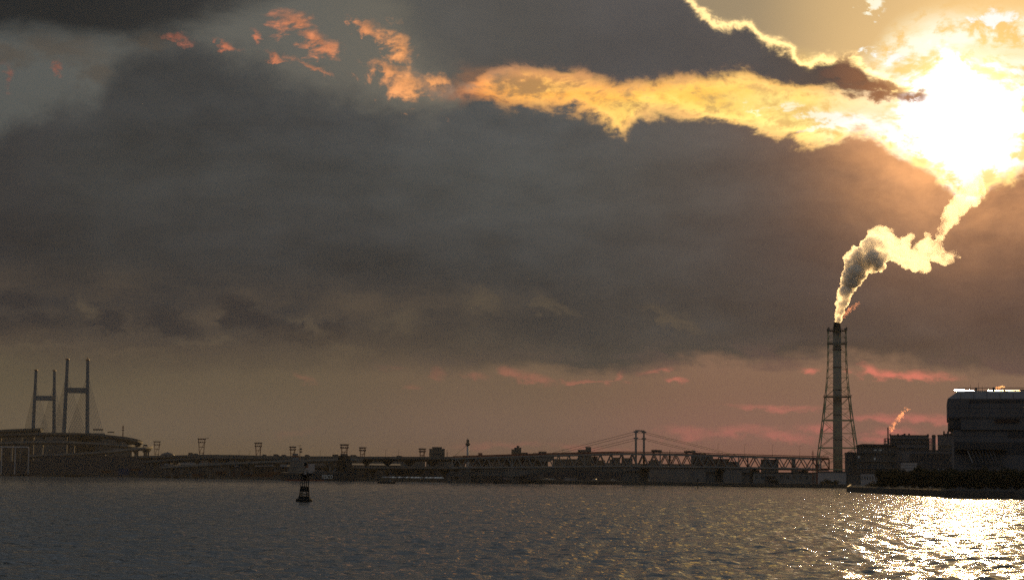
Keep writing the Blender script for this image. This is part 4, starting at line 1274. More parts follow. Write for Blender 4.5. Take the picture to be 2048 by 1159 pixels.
# ------------------------------------------------------------------ lattice chimney
def chimney():
    D = 2048.0
    s = mpp(D)                                 # 0.5 m per photo pixel
    base = ground_pos(1675.8, D)
    root = thing('chimney', 'tall round chimney inside a tapering pale green lattice tower', 'chimney', base, R(-5))
    Z = lambda y: zat(1677, y, D) - GZ
    prof = [(9.4 * s, -1), (9.2 * s, Z(860)), (8.4 * s, Z(760)), (8.0 * s, Z(664))]
    fl = obj('flue', MB().lathe(prof, 32), M_flue, root, True)
    obj('flue_tip', MB().lathe([(8.6 * s, Z(664)), (8.4 * s, Z(660)), (6.2 * s, Z(645)), (5.4 * s, Z(644)), (5.2 * s, Z(650))], 28), M_black, root)
    for y in (880, 830, 780, 735, 700):
        obj('flue_band', MB().lathe([(9.3 * s, Z(y)), (9.5 * s, Z(y) + 0.2), (9.5 * s, Z(y) + 0.9), (9.2 * s, Z(y) + 1.0)], 28), M_steel, fl)
    lv = [(958, 48), (938, 44.5), (916, 41.5), (895, 38.5), (866, 34.5), (840, 30.8), (817, 27.8), (793, 25.2), (774, 23.2), (755, 21.4), (738, 20.2), (722, 19.4), (704, 19.0), (687, 18.8), (674, 18.6), (661, 18.6)]
    k = 1 / (math.cos(R(4)) + math.sin(R(4)))   # the rotated square spans the photo's width
    q = [(Z(y), w * s * k) for y, w in lv]
    q[0] = (0.0, q[0][1])
    cor = [(-1, -1), (1, -1), (1, 1), (-1, 1)]
    for cx, cy in cor:
        mb = MB()
        for (z0, w0), (z1, w1) in zip(q, q[1:]):
            t = 1.0 if z0 < Z(800) else 0.6
            mb.bar((cx * w0, cy * w0, z0), (cx * w1, cy * w1, z1), t)
        obj('leg', mb, M_green, root)
    big = {895, 840, 793, 687, 938}
    for i, (z, w) in enumerate(q):
        if i == 0:
            continue
        y = lv[i][0]
        th = 0.9 if y in big else 0.36
        for j in range(4):
            (ax_, ay), (bx, by) = cor[j], cor[(j + 1) % 4]
            bar_obj('girt', (ax_ * w, ay * w, z), (bx * w, by * w, z), th * 0.7, M_green, root, th)
    for i in range(len(q) - 1):
        (z0, w0), (z1, w1) = q[i], q[i + 1]
        th = 0.42 if z0 < Z(790) else 0.26
        for j in range(4):
            (ax_, ay), (bx, by) = cor[j], cor[(j + 1) % 4]
            A0, B0 = Vector((ax_ * w0, ay * w0, z0)), Vector((bx * w0, by * w0, z0))
            A1, B1 = Vector((ax_ * w1, ay * w1, z1)), Vector((bx * w1, by * w1, z1))
            M0, M1 = A0.lerp(B0, .5), A1.lerp(B1, .5)
            if z0 < Z(760):
                if i % 2:
                    bar_obj('brace', A0, M1, th, M_green, root); bar_obj('brace', B0, M1, th, M_green, root)
                    bar_obj('brace', A0.lerp(M1, .5), A1, th * 0.7, M_green, root); bar_obj('brace', B0.lerp(M1, .5), B1, th * 0.7, M_green, root)
                else:
                    bar_obj('brace', M0, A1, th, M_green, root); bar_obj('brace', M0, B1, th, M_green, root)
                    bar_obj('brace', M0.lerp(A1, .5), A0, th * 0.7, M_green, root); bar_obj('brace', M0.lerp(B1, .5), B0, th * 0.7, M_green, root)
            else:
                bar_obj('brace', A0, M1, th, M_green, root); bar_obj('brace', B0, M1, th, M_green, root)
    for y, e in ((793, 3.2), (687, 1.4), (661, 1.6)):
        w = [ww for yy, ww in lv if yy == y][0] * s * k + e * s
        z = Z(y)
        mb = MB().box(-w, w, -w, -9.6 * s, z - 0.3, z + 0.1).box(-w, w, 9.6 * s, w, z - 0.3, z + 0.1).box(-w, -9.6 * s, -9.6 * s, 9.6 * s, z - 0.3, z + 0.1).box(9.6 * s, w, -9.6 * s, 9.6 * s, z - 0.3, z + 0.1)
        pf = obj('platform', mb, M_steel, root)
        for j in range(4):
            (ax_, ay), (bx, by) = cor[j], cor[(j + 1) % 4]
            bar_obj('handrail', (ax_ * w, ay * w, z + 1.2), (bx * w, by * w, z + 1.2), 0.18, M_steel, pf, 0.3)
        if y == 661:
            for cx, cy in cor:
                obj('beacon', MB().box(cx * w * 0.92 - 0.7, cx * w * 0.92 + 0.7, cy * w * 0.92 - 0.7, cy * w * 0.92 + 0.7, z + 0.1, z + 3.0), M_steel, pf)
chimney()

# ------------------------------------------------------------------ industrial works between chimney and plant
def works():
    D = 1300
    s = mpp(D)
    X0 = lambda px: ground_pos(px, D).x
    Z = lambda y: zat(1790, y, D) - GZ
    def mass(name, label, px0, px1, y, Dd, depth, m, parts=(), lights=()):
        base = ground_pos((px0 + px1) / 2, Dd)
        r = thing(name, label, 'industrial building', base, face_rz(base.x, Dd))
        xs = lambda p: ground_pos(p, Dd).x - base.x
        zz = lambda yy: zat((px0 + px1) / 2, yy, Dd) - GZ
        obj('wall', MB().box(xs(px0), xs(px1), 0, depth, -0.5, zz(y)), m, r)
        obj('parapet', MB().box(xs(px0) - 0.2, xs(px1) + 0.2, -0.2, depth + 0.2, zz(y), zz(y) + 0.6), M_clad2, r)
        return r, xs, zz
    # front left block with sloping roof
    r, xs, zz = mass('process_hall', 'dark process hall right beside the chimney foot', 1714, 1792, 892, 1320, 40, M_conc2)
    obj('sloping_roof', MB().prism([(xs(1711), zz(891)), (xs(1794), zz(891)), (xs(1794), zz(888)), (xs(1726), zz(887)), (xs(1719), zz(888.4))], -1.2, 20, 'y'), M_clad2, r)
    for a, b, y0, y1 in ((1730, 1735, 899, 901.5), (1748, 1764, 898, 900.5), (1716.5, 1720, 911, 915.5), (1748, 1751.5, 914, 919)):
        obj('skylight', MB().box(xs(a), xs(b), -0.08, 0.08, zz(y1), zz(y0)), M_white, r)
    for p in (1722, 1733, 1744, 1756, 1768, 1780):
        obj('buttress', MB().box(xs(p) - 0.5, xs(p) + 0.5, -0.7, 0.0, -0.4, zz(894)), M_conc2, r)
    for y in (905, 922, 936):
        obj('pipe_run', MB().tube((xs(1714), -1.1, zz(y)), (xs(1792), -1.1, zz(y)), 0.35, 0.35, 8), M_steel, r)
    # low annexe at the chimney foot
    r, xs, zz = mass('annexe', 'low dark annexe stepping down from the process hall to the chimney', 1690, 1713.4, 906, 1330, 25, M_conc2)
    obj('cooling_box', MB().box(xs(1695), xs(1708), 2, 9, zz(906) + 0.6, zz(903)), M_steel, r)
    for p in (1694, 1700, 1706):
        obj('buttress', MB().box(xs(p) - 0.3, xs(p) + 0.3, -0.5, 0, -0.4, zz(907)), M_steel, r)
    # boiler house with parapet stubs
    r, xs, zz = mass('boiler_house', 'tall dark boiler house with stubby roof vents and a steaming pipe', 1781, 1857.5, 871, 1360, 40, M_clad)
    for p, y, w in ((1781.5, 867, 3), (1797, 866.6, 3.6), (1806, 868, 4), (1810, 866.2, 4.5), (1819, 866.2, 3.4), (1856, 867, 3.6)):
        obj('roof_vent', MB().box(xs(p) - w * 0.16, xs(p) + w * 0.16, 1, 4, zz(871) + 0.6, zz(y)), M_steel, r)
    for y in (878, 886, 896):
        obj('ledge', MB().box(xs(1781) - 0.3, xs(1857.5) + 0.3, -0.7, 0, zz(y), zz(y) + 0.5), M_clad2, r)
    for i in range(9):
        p = 1785 + i * 8.3
        obj('window', MB().box(xs(p), xs(p + 4.4), -0.05, 0.05, zz(884.5), zz(880)), M_glass, r)
    obj('exhaust_pipe', MB().tube((xs(1780) - 0.9, 2, zz(900)), (xs(1780) - 0.9, 2, zz(854)), 0.45, 0.4, 10), M_steel, r)
    # open steel frame left of it
    fr = thing('steel_frame', 'open steel frame beside the boiler house roof', 'steel frame', ground_pos(1775.5, 1345))
    fx = lambda p: ground_pos(p, 1345).x - fr.location.x
    for p in (1771.8, 1778.6):
        for yy in (0, 5):
            bar_obj('column', (fx(p), yy, 0), (fx(p), yy, zat(1775, 876, 1345) - GZ), 0.5, M_steel, fr)
    for y in (876, 881, 887):
        z = zat(1775, y, 1345) - GZ
        for yy in (0, 5):
            bar_obj('beam', (fx(1771.8), yy, z), (fx(1778.6), yy, z), 0.4, M_steel, fr)
    fr = thing('steel_frame', 'small open steel frame on the right end of the boiler house', 'steel frame', ground_pos(1861, 1350))
    fx = lambda p: ground_pos(p, 1350).x - fr.location.x
    for p in (1858.8, 1863.4):
        for yy in (0, 4):
            bar_obj('column', (fx(p), yy, 0), (fx(p), yy, zat(1861, 876, 1350) - GZ), 0.4, M_steel, fr)
    for y in (876, 883, 890):
        z = zat(1861, y, 1350) - GZ
        bar_obj('beam', (fx(1858.8), 0, z), (fx(1863.4), 0, z), 0.35, M_steel, fr)
        bar_obj('beam', (fx(1858.8), 4, z), (fx(1863.4), 4, z), 0.35, M_steel, fr)
    r, xs, zz = mass('silo_block', 'narrow grey silo block between boiler house and rear tower', 1864.6, 1872, 872, 1380, 12, M_clad)
    obj('roof_hatch', MB().box(-1, 1, 3, 6, zz(872) + 0.6, zz(872) + 1.2), M_steel, r)
    r, xs, zz = mass('rear_tower', 'grey rear tower block with castellated roof plant beside the big plant', 1876.5, 1916, 870.5, 1400, 20, M_clad)
    for a, b, y in ((1887, 1905, 866), (1887.5, 1890.5, 861), (1895, 1899, 861.5), (1902, 1905, 861.5)):
        obj('roof_plant', MB().box(xs(a), xs(b), 4, 10, zz(870.5) + 0.6, zz(y)), M_steel, r)
    obj('wall_opening', MB().box(xs(1879), xs(1903), -0.05, 0.05, zz(895.5), zz(889)), M_glass, r)
    obj('brace', MB().bar((xs(1880), -0.2, zz(896)), (xs(1884), -0.2, zz(889)), 0.3).bar((xs(1892), -0.2, zz(889)), (xs(1888), -0.2, zz(896)), 0.3), M_steel, r)
    r, xs, zz = mass('machine_hall', 'wide grey machine hall below the boiler house', 1806, 1916, 901, 1230, 60, M_clad)
    obj('fascia', MB().box(xs(1822), xs(1905), -0.5, 0, zz(908.5), zz(906)), M_clad2, r)
    for i in range(6):
        p = 1823 + i * 15
        obj('column', MB().box(xs(p) - 0.5, xs(p) + 0.5, -0.9, -0.5, -0.3, zz(908.5)), M_clad2, r)
    for i in range(5):
        p = 1826 + i * 15
        obj('louvre', MB().box(xs(p), xs(p + 10), -0.12, 0.05, zz(922), zz(911)), M_clad2, r)
    r, xs, zz = mass('white_store', 'pale square store in front of the machine hall', 1802, 1834, 924, 1120, 25, M_cream)
    for y in (930, 936, 942):
        obj('cladding_joint', MB().box(xs(1802), xs(1834), -0.07, 0.02, zz(y), zz(y) + 0.18), M_clad, r)
    obj('roller_door', MB().box(xs(1812), xs(1822), -0.1, 0.05, -0.3, zz(945)), M_clad, r)
    # curved roof shed
    base = ground_pos(1872, 1060)
    r = thing('arched_shed', 'dark arched-roof shed half hidden by the trees', 'shed', base, face_rz(base.x, 1060))
    W = (ground_pos(1906, 1060).x - ground_pos(1838, 1060).x) / 2
    zt = zat(1872, 920, 1060) - GZ
    zb = zat(1872, 931, 1060) - GZ
    prof = [(-W, -0.3), (W, -0.3), (W, zb)] + [(W * math.cos(t), zb + (zt - zb) * math.sin(t)) for t in (0.35, 0.7, 1.05, 1.4, 1.75, 2.1, 2.45, 2.8)] + [(-W, zb)]
    obj('shell', MB().prism(prof, 0, 25, 'y'), M_clad2, r)
    for i in range(4):
        x = -W * 0.75 + i * W * 0.5
        obj('door', MB().box(x - 1.2, x + 1.2, -0.1, 0.1, -0.2, zb * 0.6), M_steel, r)
    for p in (1840, 1878, 1887, 1900):
        x = ground_pos(p, 1059).x - base.x
        obj('lamp', MB().box(x - 0.18, x + 0.18, -0.3, -0.1, zat(p, 938, 1059) - GZ, zat(p, 936.6, 1059) - GZ), M_white, r)
works()

# low buildings along the shore in front of the works
def low(label, px0, px1, y, D, depth, m, wins=0, name='shore_store'):
    base = ground_pos((px0 + px1) / 2, D)
    r = thing(name, label, 'shed', base, face_rz(base.x, D))
    W = (ground_pos(px1, D).x - ground_pos(px0, D).x) / 2
    H = zat((px0 + px1) / 2, y, D) - GZ
    obj('wall', MB().box(-W, W, 0, depth, -0.4, H), m, r)
    obj('roof', MB().box(-W - 0.4, W + 0.4, -0.5, depth + 0.4, H, H + 0.45), M_clad2, r)
    for i in range(wins):
        x = -W + 2 * W * (i + 0.5) / wins
        obj('window', MB().box(x - W / wins * 0.4, x + W / wins * 0.4, -0.05, 0.05, H * 0.45, H * 0.75), M_glass, r)
    return r
low('pale violet-grey store on the shore at the chimney foot', 1636, 1692, 943, 1260, 22, M_cream, 0)
low('white many-windowed shed on the shore left of the trees', 1722, 1764, 945.5, 1150, 14, M_cream, 8)
low('grey office on the shore between the two pale sheds', 1697, 1720, 946, 1200, 14, M_conc2, 4)
low('long grey seawall store under the right half of the truss bridge', 1507, 1632, 945, 1320, 25, M_conc, 10)
low('small dark pump house on the seawall under the bridge end', 1530, 1549, 952.5, 1262, 8, M_clad2, 2, 'pump_house')
for k, (a, b, lb) in enumerate([(1452, 1500, 'dark floating pontoon moored left along the seawall'), (1502, 1560, 'dark floating pontoon moored midway along the seawall')]):
    D = shore_D((a + b) / 2) - 14
    p, q = ground_pos(a, shore_D(a) - 8, 0), ground_pos(b, shore_D(b) - 8, 0)
    t = thing('pontoon', lb, 'pontoon', ((p.x + q.x) / 2, (p.y + q.y) / 2, 0), math.atan2(q.y - p.y, q.x - p.x))
    L = (q - p).length
    obj('float', MB().box(-L / 2, L / 2, -2.5, 2.5, -0.8, 0.9), M_quay, t)
    obj('fender', MB().bar((-L / 2, -2.7, 0.5), (L / 2, -2.7, 0.5), 0.3), M_tyre, t)
    for x in (-L * 0.4, 0, L * 0.4):
        obj('bollard', MB().lathe([(0.25, 0.9), (0.2, 1.2), (0.32, 1.3), (0.32, 1.4)], 10, (x, 0)), M_black, t)

# utility poles
for px, y0, y1, D, lb in ((1626, 900, 972, 1235, 'tall utility pole with cross arms at the right end of the truss bridge'), (1634, 917, 972, 1240, 'shorter stout post right of the tall utility pole')):
    g_ = ground_pos(px, D)
    H = zat(px, y0, D) - GZ
    t = thing('utility_pole', lb, 'pole', g_)
    obj('pole', MB().tube((0, 0, -0.3), (0, 0, H), 0.3 if px < 1630 else 0.55, 0.18 if px < 1630 else 0.5, 8), M_rust, t)
    for z in ((H * 0.93, H * 0.88) if px < 1630 else (H * 0.95,)):
        obj('cross_arm', MB().bar((-1.0, 0, z), (1.0, 0, z), 0.2), M_rust, t)
    obj('transformer', MB().lathe([(0.4, H * 0.72), (0.42, H * 0.74), (0.42, H * 0.79), (0.3, H * 0.8)], 10, (0.6, 0)), M_steel, t)

# ------------------------------------------------------------------ the big plant at the right edge
def plant():
    D = 860.0
    L0 = ground_pos(1897, D); R0 = ground_pos(2360, D)
    root = thing('waste_plant', 'huge dark grey plant building with chamfered roof edge at right', 'industrial building', (L0.x, D, GZ), R(-11.6))
    X_ = lambda p: ground_pos(p, D).x - L0.x
    Z = lambda y: zat(1960, y, D) - GZ
    W = R0.x - L0.x
    dep = 70.0
    # upper volume overhangs the lower one
    obj('upper_wall', MB().box(0, W, 0, dep, Z(836), Z(797)), M_clad, root)
    obj('left_return', MB().box(X_(1899), W, 0.6, dep, Z(856), Z(836)), M_clad2, root)
    obj('lower_wall', MB().box(X_(1908), W, 1.4, dep, -0.5, Z(856)), M_clad, root)
    # chamfer: sloping fascia around the roof
    ch = 4.3
    zc, zr = Z(797), Z(781.5)
    vs = [(0, 0, zc), (W, 0, zc), (W, dep, zc), (0, dep, zc), (ch, ch * 1.6, zr), (W, ch * 1.6, zr), (W, dep - ch, zr), (ch, dep - ch, zr)]
    obj('roof_chamfer', MB().add(vs, [(0, 1, 5, 4), (1, 2, 6, 5), (2, 3, 7, 6), (3, 0, 4, 7), (4, 5, 6, 7), (3, 2, 1, 0)]), M_clad, root)
    n = 18
    for i in range(1, n):
        x = W * i / n
        obj('chamfer_rib', MB().bar((x, -0.05, zc + 0.05), (x, ch * 1.6 - 0.05, zr + 0.05), 0.18, 0.25), M_clad2, root)
    # low pitched metal roof sheets behind, tilted towards the water
    y0 = ch * 1.6 + 0.3
    def sheet(p0, p1, ya, yb, tilt, z0):
        a, b = X_(p0), X_(p1)
        h = (yb - ya) * math.tan(R(tilt))
        vs = [(a, ya, z0), (b, ya, z0), (b, yb, z0 + h), (a, yb, z0 + h), (a, ya, z0 - 0.3), (b, ya, z0 - 0.3), (b, yb, z0 + h - 0.3), (a, yb, z0 + h - 0.3)]
        return MB().add(vs, [(0, 1, 2, 3), (7, 6, 5, 4), (0, 4, 5, 1), (1, 5, 6, 2), (2, 6, 7, 3), (3, 7, 4, 0)])
    for k, (p0, p1, ya, yb, t) in enumerate([(1911, 1932, y0, y0 + 7, 6.4), (1932.4, 1950, y0, y0 + 5, 4.6), (1950.5, 1975, y0, y0 + 4, 1.5), (1976, 2008, y0, y0 + 5, 5.0), (2012, 2040, y0, y0 + 5, 4.2), (2041, 2110, y0, y0 + 8, 2.6), (2112, 2200, y0, y0 + 8, 2.9)]):
        obj('roof_sheet', sheet(p0, p1, ya, yb, t, zr + 0.35), M_roof, root)
    # glazed strips set in the chamfer
    def on_ch(p, f):
        x = X_(p)
        return Vector((x, ch * 1.6 * f, zc + (zr - zc) * f))
    for a, b in ((1917, 1931), (1978, 2007), (2016, 2039)):
        p, q, r_, s_ = on_ch(a, 0.80), on_ch(b, 0.80), on_ch(b, 0.97), on_ch(a, 0.97)
        o_ = Vector((0, -0.12, 0.16))
        vs = [tuple(v + o_) for v in (p, q, r_, s_)] + [tuple(v) for v in (p, q, r_, s_)]
        obj('roof_light', MB().add(vs, [(0, 1, 2, 3), (0, 4, 5, 1), (1, 5, 6, 2), (2, 6, 7, 3), (3, 7, 4, 0)]), M_roof, root)
    # wall panels, each a sheet with recessed joints
    nx = 15
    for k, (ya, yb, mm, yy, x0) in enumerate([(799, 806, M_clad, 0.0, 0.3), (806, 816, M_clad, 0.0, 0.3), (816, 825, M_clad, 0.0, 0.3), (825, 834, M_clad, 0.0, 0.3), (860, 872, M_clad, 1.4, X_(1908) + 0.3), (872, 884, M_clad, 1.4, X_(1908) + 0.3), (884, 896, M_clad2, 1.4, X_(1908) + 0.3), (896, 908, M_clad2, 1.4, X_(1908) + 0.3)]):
        for i in range(nx):
            w = (X_(2200) - x0) / nx
            if k == 0 and i < 2:
                continue
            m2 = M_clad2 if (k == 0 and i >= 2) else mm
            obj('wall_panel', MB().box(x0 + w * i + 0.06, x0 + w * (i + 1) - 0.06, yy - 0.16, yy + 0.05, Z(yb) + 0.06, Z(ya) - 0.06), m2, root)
    # louvre band, red-brown strip and dark recess
    lo = obj('louvre_band', MB().box(X_(1988), X_(2036), -0.45, -0.1, Z(844), Z(838)), M_rust, root)
    for i in range(6):
        obj('slat', MB().box(X_(1988), X_(2036), -0.6, -0.45, Z(844) + 0.2 + i * 0.2, Z(844) + 0.28 + i * 0.2), M_clad2, lo)
    obj('mid_wall', MB().box(X_(1922), W, 0.3, 1.0, Z(859), Z(836.5)), M_clad, root)
    obj('recess', MB().box(X_(2014), W, 1.0, 1.22, Z(874), Z(858)), M_clad2, root)
    # entrance canopy with sloping truss
    cn = obj('canopy', MB().box(X_(1912), X_(2010), -3.5, 1.3, Z(898.5), Z(896.5)), M_clad2, root)
    for i in range(8):
        p = 1934 + i * 7
        bar_obj('canopy_strut', (X_(p), -2.5, Z(899)), (X_(p + 10), -2.5, Z(925)), 0.35, M_cream if i < 1 else M_clad, cn)
    for i in range(9):
        for j in range(3):
            p, y = 1935 + i * 7.2 + j * 3, 909 + j * 9
            obj('window', MB().box(X_(p), X_(p + 4.6), 1.14, 1.30, Z(y + 4.5), Z(y)), M_glass, root)
    # roof plant
    obj('roof_vent', MB().box(X_(1987), X_(1990.5), 12, 15, zr, Z(772)), M_steel, root)
    obj('roof_vent', MB().lathe([(0.35, zr), (0.35, Z(777)), (0.6, Z(776.5)), (0.5, Z(774))], 10, (X_(1954), 11)), M_steel, root)
    for p in (2042.5, 2046.5):
        obj('roof_vent', MB().lathe([(0.4, zr), (0.4, Z(777))], 10, (X_(p), 9)), M_steel, root)
    for p, y in ((1943.5, 765), (1959.5, 762), (1967, 769)):
        obj('aerial', MB().tube((X_(p), 16, zr), (X_(p), 16, Z(y)), 0.09, 0.05, 6), M_steel, root)
    mb = MB().bar((ch, y0 + 11, zr + 2.0), (W, y0 + 11, zr + 2.0), 0.12, 0.25)
    obj('roof_rail', mb, M_steel, root)
plant()

# ------------------------------------------------------------------ waterside wall and trees
wall = thing('sea_wall', 'low stepped sea wall in front of the trees at right', 'wall')
def wall_seg(px0, D0, px1, D1, back, z0, z1, th, m, name):
    p, q = ground_pos(px0, D0 + back, 0), ground_pos(px1, D1 + back, 0)
    k = 8
    for i in range(k):
        a, b = p.lerp(q, i / k + 0.0006), p.lerp(q, (i + 1) / k - 0.0006)
        bar_obj(name, a + Vector((0, 0, (z0 + z1) / 2)), b + Vector((0, 0, (z0 + z1) / 2)), th, m, wall, z1 - z0)
wall_seg(1700, 900, 1888, 698, 9, GZ - 0.2, GZ + 0.55, 0.5, M_conc2, 'wall_block')
wall_seg(1890, 694, 2300, 580, 9, GZ - 0.2, GZ + 0.7, 0.5, M_conc2, 'wall_block')

def crown_mesh(seed, h, w, n):
    rg = np.random.default_rng(seed)
    cl = []
    for i in range(9):
        a = rg.uniform(0, 6.28); rr = w * 0.5 * math.sqrt(rg.uniform(0.02, 0.62)); z = h * rg.uniform(0.22, 0.86)
        cl.append((rr * math.cos(a), rr * math.sin(a), z, w * rg.uniform(0.17, 0.30)))
    vs, fs = [], []
    for i in range(n):
        cx, cy_, cz, cr = cl[int(rg.integers(len(cl)))]
        v = rg.normal(size=3); v /= np.linalg.norm(v)
        p = np.array([cx, cy_, cz]) + v * cr * rg.uniform(0.55, 1.08) * np.array([1, 1, 0.9])
        if p[2] < 0.15: p[2] = 0.15 + rg.uniform(0, .4)
        sz = rg.uniform(0.13, 0.34)
        t = rg.normal(size=3); t /= np.linalg.norm(t)
        u = np.cross(t, rg.normal(size=3)); u /= np.linalg.norm(u)
        o = len(vs)
        vs += [tuple(p - t * sz), tuple(p + u * sz * 0.55), tuple(p + t * sz), tuple(p - u * sz * 0.55)]
        fs.append((o, o + 1, o + 2, o + 3))
    return MB().add(vs, fs).mesh('crown', M_leaf)
crowns = [crown_mesh(10 + i, 6.4, 6.2, 2600) for i in range(4)]
def trunk_mesh(seed):
    rg = random.Random(seed)
    mb = MB().tube((0, 0, -0.3), (0.1, 0, 2.6), 0.17, 0.12, 8)
    for i in range(5):
        a = rg.uniform(0, 6.28)
        mb.tube((0.08, 0, rg.uniform(1.2, 2.4)), (1.7 * math.cos(a), 1.7 * math.sin(a), rg.uniform(3.4, 4.8)), 0.09, 0.04, 6)
    return mb.mesh('trunk', M_bark)
trunks = [trunk_mesh(i) for i in range(4)]
rg = random.Random(21)
px = 1768.0
while px < 2210:
    front = {True: 0}
    D = 845 - (px - 1768) * 0.25 if px < 2048 else 775
    for row in range(2):
        Dd = D + row * 34 + rg.uniform(-6, 6)
        ytop = (941 if px < 1800 else 936 if px < 1900 else 938) + rg.uniform(-3, 4) + (4 if row == 0 else 0)
        g_ = ground_pos(px + rg.uniform(-4, 4), Dd)
        sc = (zat(px, ytop, Dd) - GZ) / 6.3
        k = rg.randrange(4)
        end = px < 1775 and row == 0
        t = thing('tree', 'leftmost dark evergreen tree of the waterside row' if end else ('dark evergreen tree in the front row along the sea wall' if row == 0 else 'dark evergreen tree in the back row along the sea wall'), 'tree', g_, rg.uniform(0, 6.28), None if end else 'waterside trees')
        obj('trunk', trunks[k], None, t)
        obj('crown', crowns[k], None, t)
        t.scale = (sc * rg.uniform(0.75, 0.95), sc * rg.uniform(0.75, 0.95), sc)
    px += rg.uniform(13, 19)
# scrub left of the trees and along the far seawall
shrub = crown_mesh(55, 2.0, 3.6, 500)
for px, D, sc, lb in ((1752, 960, 1.0, 'low shrub on the sea wall left of the trees'), (1738, 1000, 0.7, 'smallest shrub on the sea wall, well left of the trees'), (1650, 1225, 1.2, 'low shrub before the violet-grey store, at its left'), (1668, 1225, 1.0, 'low shrub before the violet-grey store, at its right'), (1545, 1262, 1.4, 'dark shrub beside the small pump house')):
    t = thing('shrub', lb, 'shrub', ground_pos(px, D), px)
    obj('foliage', shrub, None, t)
    t.scale = (sc * 1.6, sc * 1.2, sc * 1.2)

# ------------------------------------------------------------------ steam and haze
def plume(name, label, balls, D, voxel, dens, disp, grad=None, seed=0, aniso=0.72, depth_j=6.0, grow=1.0, colour=(1, 1, 1)):
    rg = random.Random(seed)
    bm = bmesh.new()
    c0 = at(balls[0][0], balls[0][1], D)
    for px, py, r_ in balls:
        c = at(px, py, D + rg.uniform(-depth_j, depth_j)) - c0
        bmesh.ops.create_icosphere(bm, subdivisions=2, radius=r_ * mpp(D) * grow, matrix=Matrix.Translation(c))
    me = bpy.data.meshes.new(name); bm.to_mesh(me); bm.free()
    o = obj(name, me)
    o.location = c0
    rm = o.modifiers.new('union', 'REMESH'); rm.mode = 'VOXEL'; rm.voxel_size = voxel
    for k, (sz, st) in enumerate(disp):
        tx = bpy.data.textures.new('%s_billow_%d' % (name, k), 'CLOUDS')
        tx.noise_scale = sz; tx.noise_depth = 3
        dm = o.modifiers.new('billow', 'DISPLACE'); dm.texture = tx; dm.texture_coords = 'GLOBAL'; dm.strength = st; dm.mid_level = 0.5
    m = bpy.data.materials.new(name + '_vapour'); m.use_nodes = True
    g = NT(m.node_tree)
    m.node_tree.nodes.remove(m.node_tree.nodes['Principled BSDF'])
    out = [n for n in m.node_tree.nodes if n.type == 'OUTPUT_MATERIAL'][0]
    v = g.n('ShaderNodeVolumePrincipled')
    v.inputs['Color'].default_value = (*colour, 1)
    v.inputs['Anisotropy'].default_value = aniso
    pos = X(g, g.n('ShaderNodeTexCoord').outputs['Object'])
    n1 = g.noise(pos, 1 / (disp[0][0] * 1.3), 5, 0.62)
    den = g.step(0.34, 0.62, n1) * dens + dens * 0.06
    if grad:
        sep = g.n('ShaderNodeSeparateXYZ'); g.put(sep.inputs[0], pos)
        x0, x1, k0, k1 = grad
        f = g.step(x0, x1, X(g, sep.outputs[0]) * 0.5 + X(g, sep.outputs[2]) * 0.6)
        den = den * (f * (k1 - k0) + k0)
    g.put(v.inputs['Density'], den)
    m.node_tree.links.new(v.outputs[0], out.inputs['Volume'])
    m.cycles.volume_step_rate = 0.35
    me.materials.append(m)
    return tag(o, label, 'steam plume')

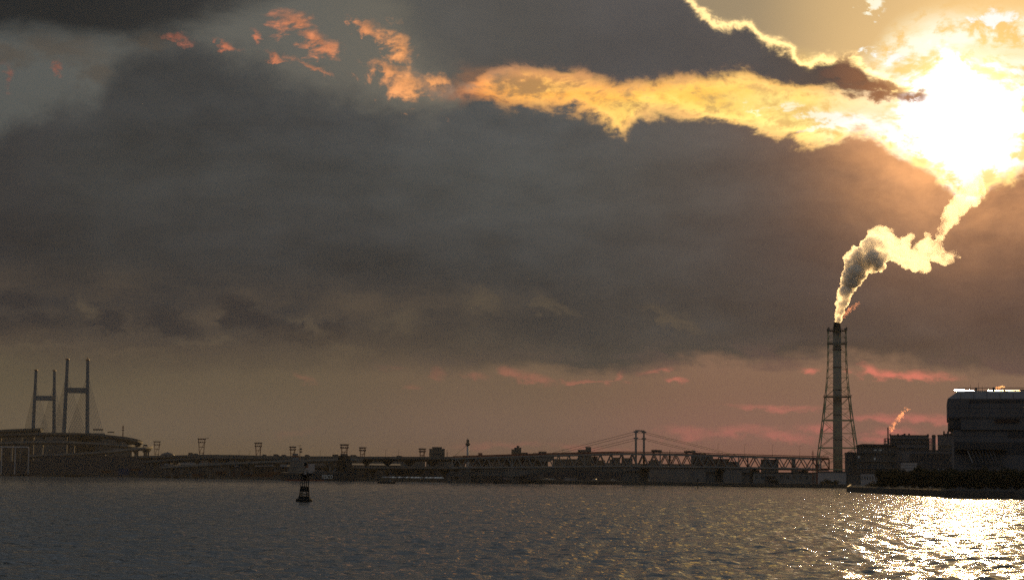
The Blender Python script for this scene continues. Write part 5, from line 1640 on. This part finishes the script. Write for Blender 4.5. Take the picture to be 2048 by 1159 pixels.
plume('steam_plume', 'large golden backlit steam plume drifting right from the tall chimney top',
      [(1678, 641, 5.0), (1678.5, 634, 6.0), (1679.5, 626, 7.0), (1681, 617, 8.5), (1683, 607, 9.5), (1686, 596, 11), (1690, 584, 13), (1696, 571, 15), (1703, 558, 18), (1711, 545, 20), (1719, 531, 22),
       (1704, 528, 15), (1699, 514, 11), (1712, 508, 14), (1730, 516, 22), (1744, 520, 22), (1738, 498, 18), (1750, 484, 20), (1745, 468, 10), (1758, 464, 13), (1771, 468, 14), (1776, 486, 20), (1764, 503, 22), (1757, 528, 14),
       (1785, 500, 20), (1800, 492, 18), (1806, 508, 18), (1812, 482, 11), (1820, 476, 8), (1822, 518, 20), (1838, 512, 20), (1832, 530, 14), (1848, 530, 12), (1846, 496, 16), (1858, 484, 10), (1856, 470, 7), (1864, 504, 16), (1878, 510, 14), (1886, 518, 12), (1896, 516, 11), (1904, 506, 8), (1915, 512, 5),
       (1872, 488, 11), (1880, 472, 10), (1886, 458, 11), (1893, 445, 12), (1901, 432, 14), (1910, 420, 17), (1920, 408, 19), (1929, 396, 20), (1938, 382, 20), (1948, 368, 18), (1944, 398, 14), (1960, 384, 12), (1912, 440, 9)],
      2048, 0.8, 0.8, [(12.0, 7.0), (4.5, 5.5), (1.9, 2.6)], grad=(47, 76, 1.0, 0.10), seed=3, aniso=0.66, grow=1.12, colour=(1.0, 0.98, 0.95))
plume('pink_wisp', 'small pink wisp of steam leaning right of the chimney mouth', [(1688, 632, 3.6), (1693, 626, 5), (1699, 620, 5.5), (1706, 614, 5), (1713, 609, 4), (1719, 606, 2.4)], 2050, 0.6, 0.045, [(5.0, 3.6), (1.8, 2.2)], seed=5, depth_j=2, colour=(1.0, 0.50, 0.42))
plume('pipe_steam', 'small pink steam plume rising from the boiler house pipe', [(1780, 856, 1.8), (1783, 860, 2.4), (1782, 853, 3), (1787, 855, 3), (1787, 848, 4.2), (1792, 846, 4), (1794, 838, 4.6), (1799, 840, 3.6), (1800, 832, 4.6), (1806, 834, 3.6), (1805, 826, 4.2), (1809, 822, 2.6), (1810, 816, 2.0), (1815, 819, 2.0), (1820, 817, 1.8)], 1361, 0.3, 0.11, [(2.6, 2.6), (1.0, 1.6), (0.5, 0.7)], seed=6, depth_j=1, colour=(1.0, 0.52, 0.40))
plume('roof_steam', 'tiny orange puff of steam beside the roof vent of the big plant', [(1993, 775, 2.6), (1997, 775, 2.8), (2001, 774, 2.4), (2005, 772.5, 2.6), (2008, 774, 1.8)], 875, 0.12, 0.7, [(1.0, 0.9), (0.4, 0.5)], seed=8, depth_j=0.5, colour=(1.0, 0.6, 0.42))

hz = MB().box(-5300, 5300, -5300, 5300, -5.5, 330)
haze = obj('haze', hz)
haze['kind'] = 'stuff'
m = bpy.data.materials.new('evening_haze'); m.use_nodes = True
g = NT(m.node_tree)
m.node_tree.nodes.remove(m.node_tree.nodes['Principled BSDF'])
out = [n for n in m.node_tree.nodes if n.type == 'OUTPUT_MATERIAL'][0]
v = g.n('ShaderNodeVolumePrincipled')
v.inputs['Color'].default_value = (0.93, 0.91, 0.90, 1)
v.inputs['Density'].default_value = HAZE_DENSITY
v.inputs['Anisotropy'].default_value = 0.25
m.node_tree.links.new(v.outputs[0], out.inputs['Volume'])
haze.data.materials.append(m)
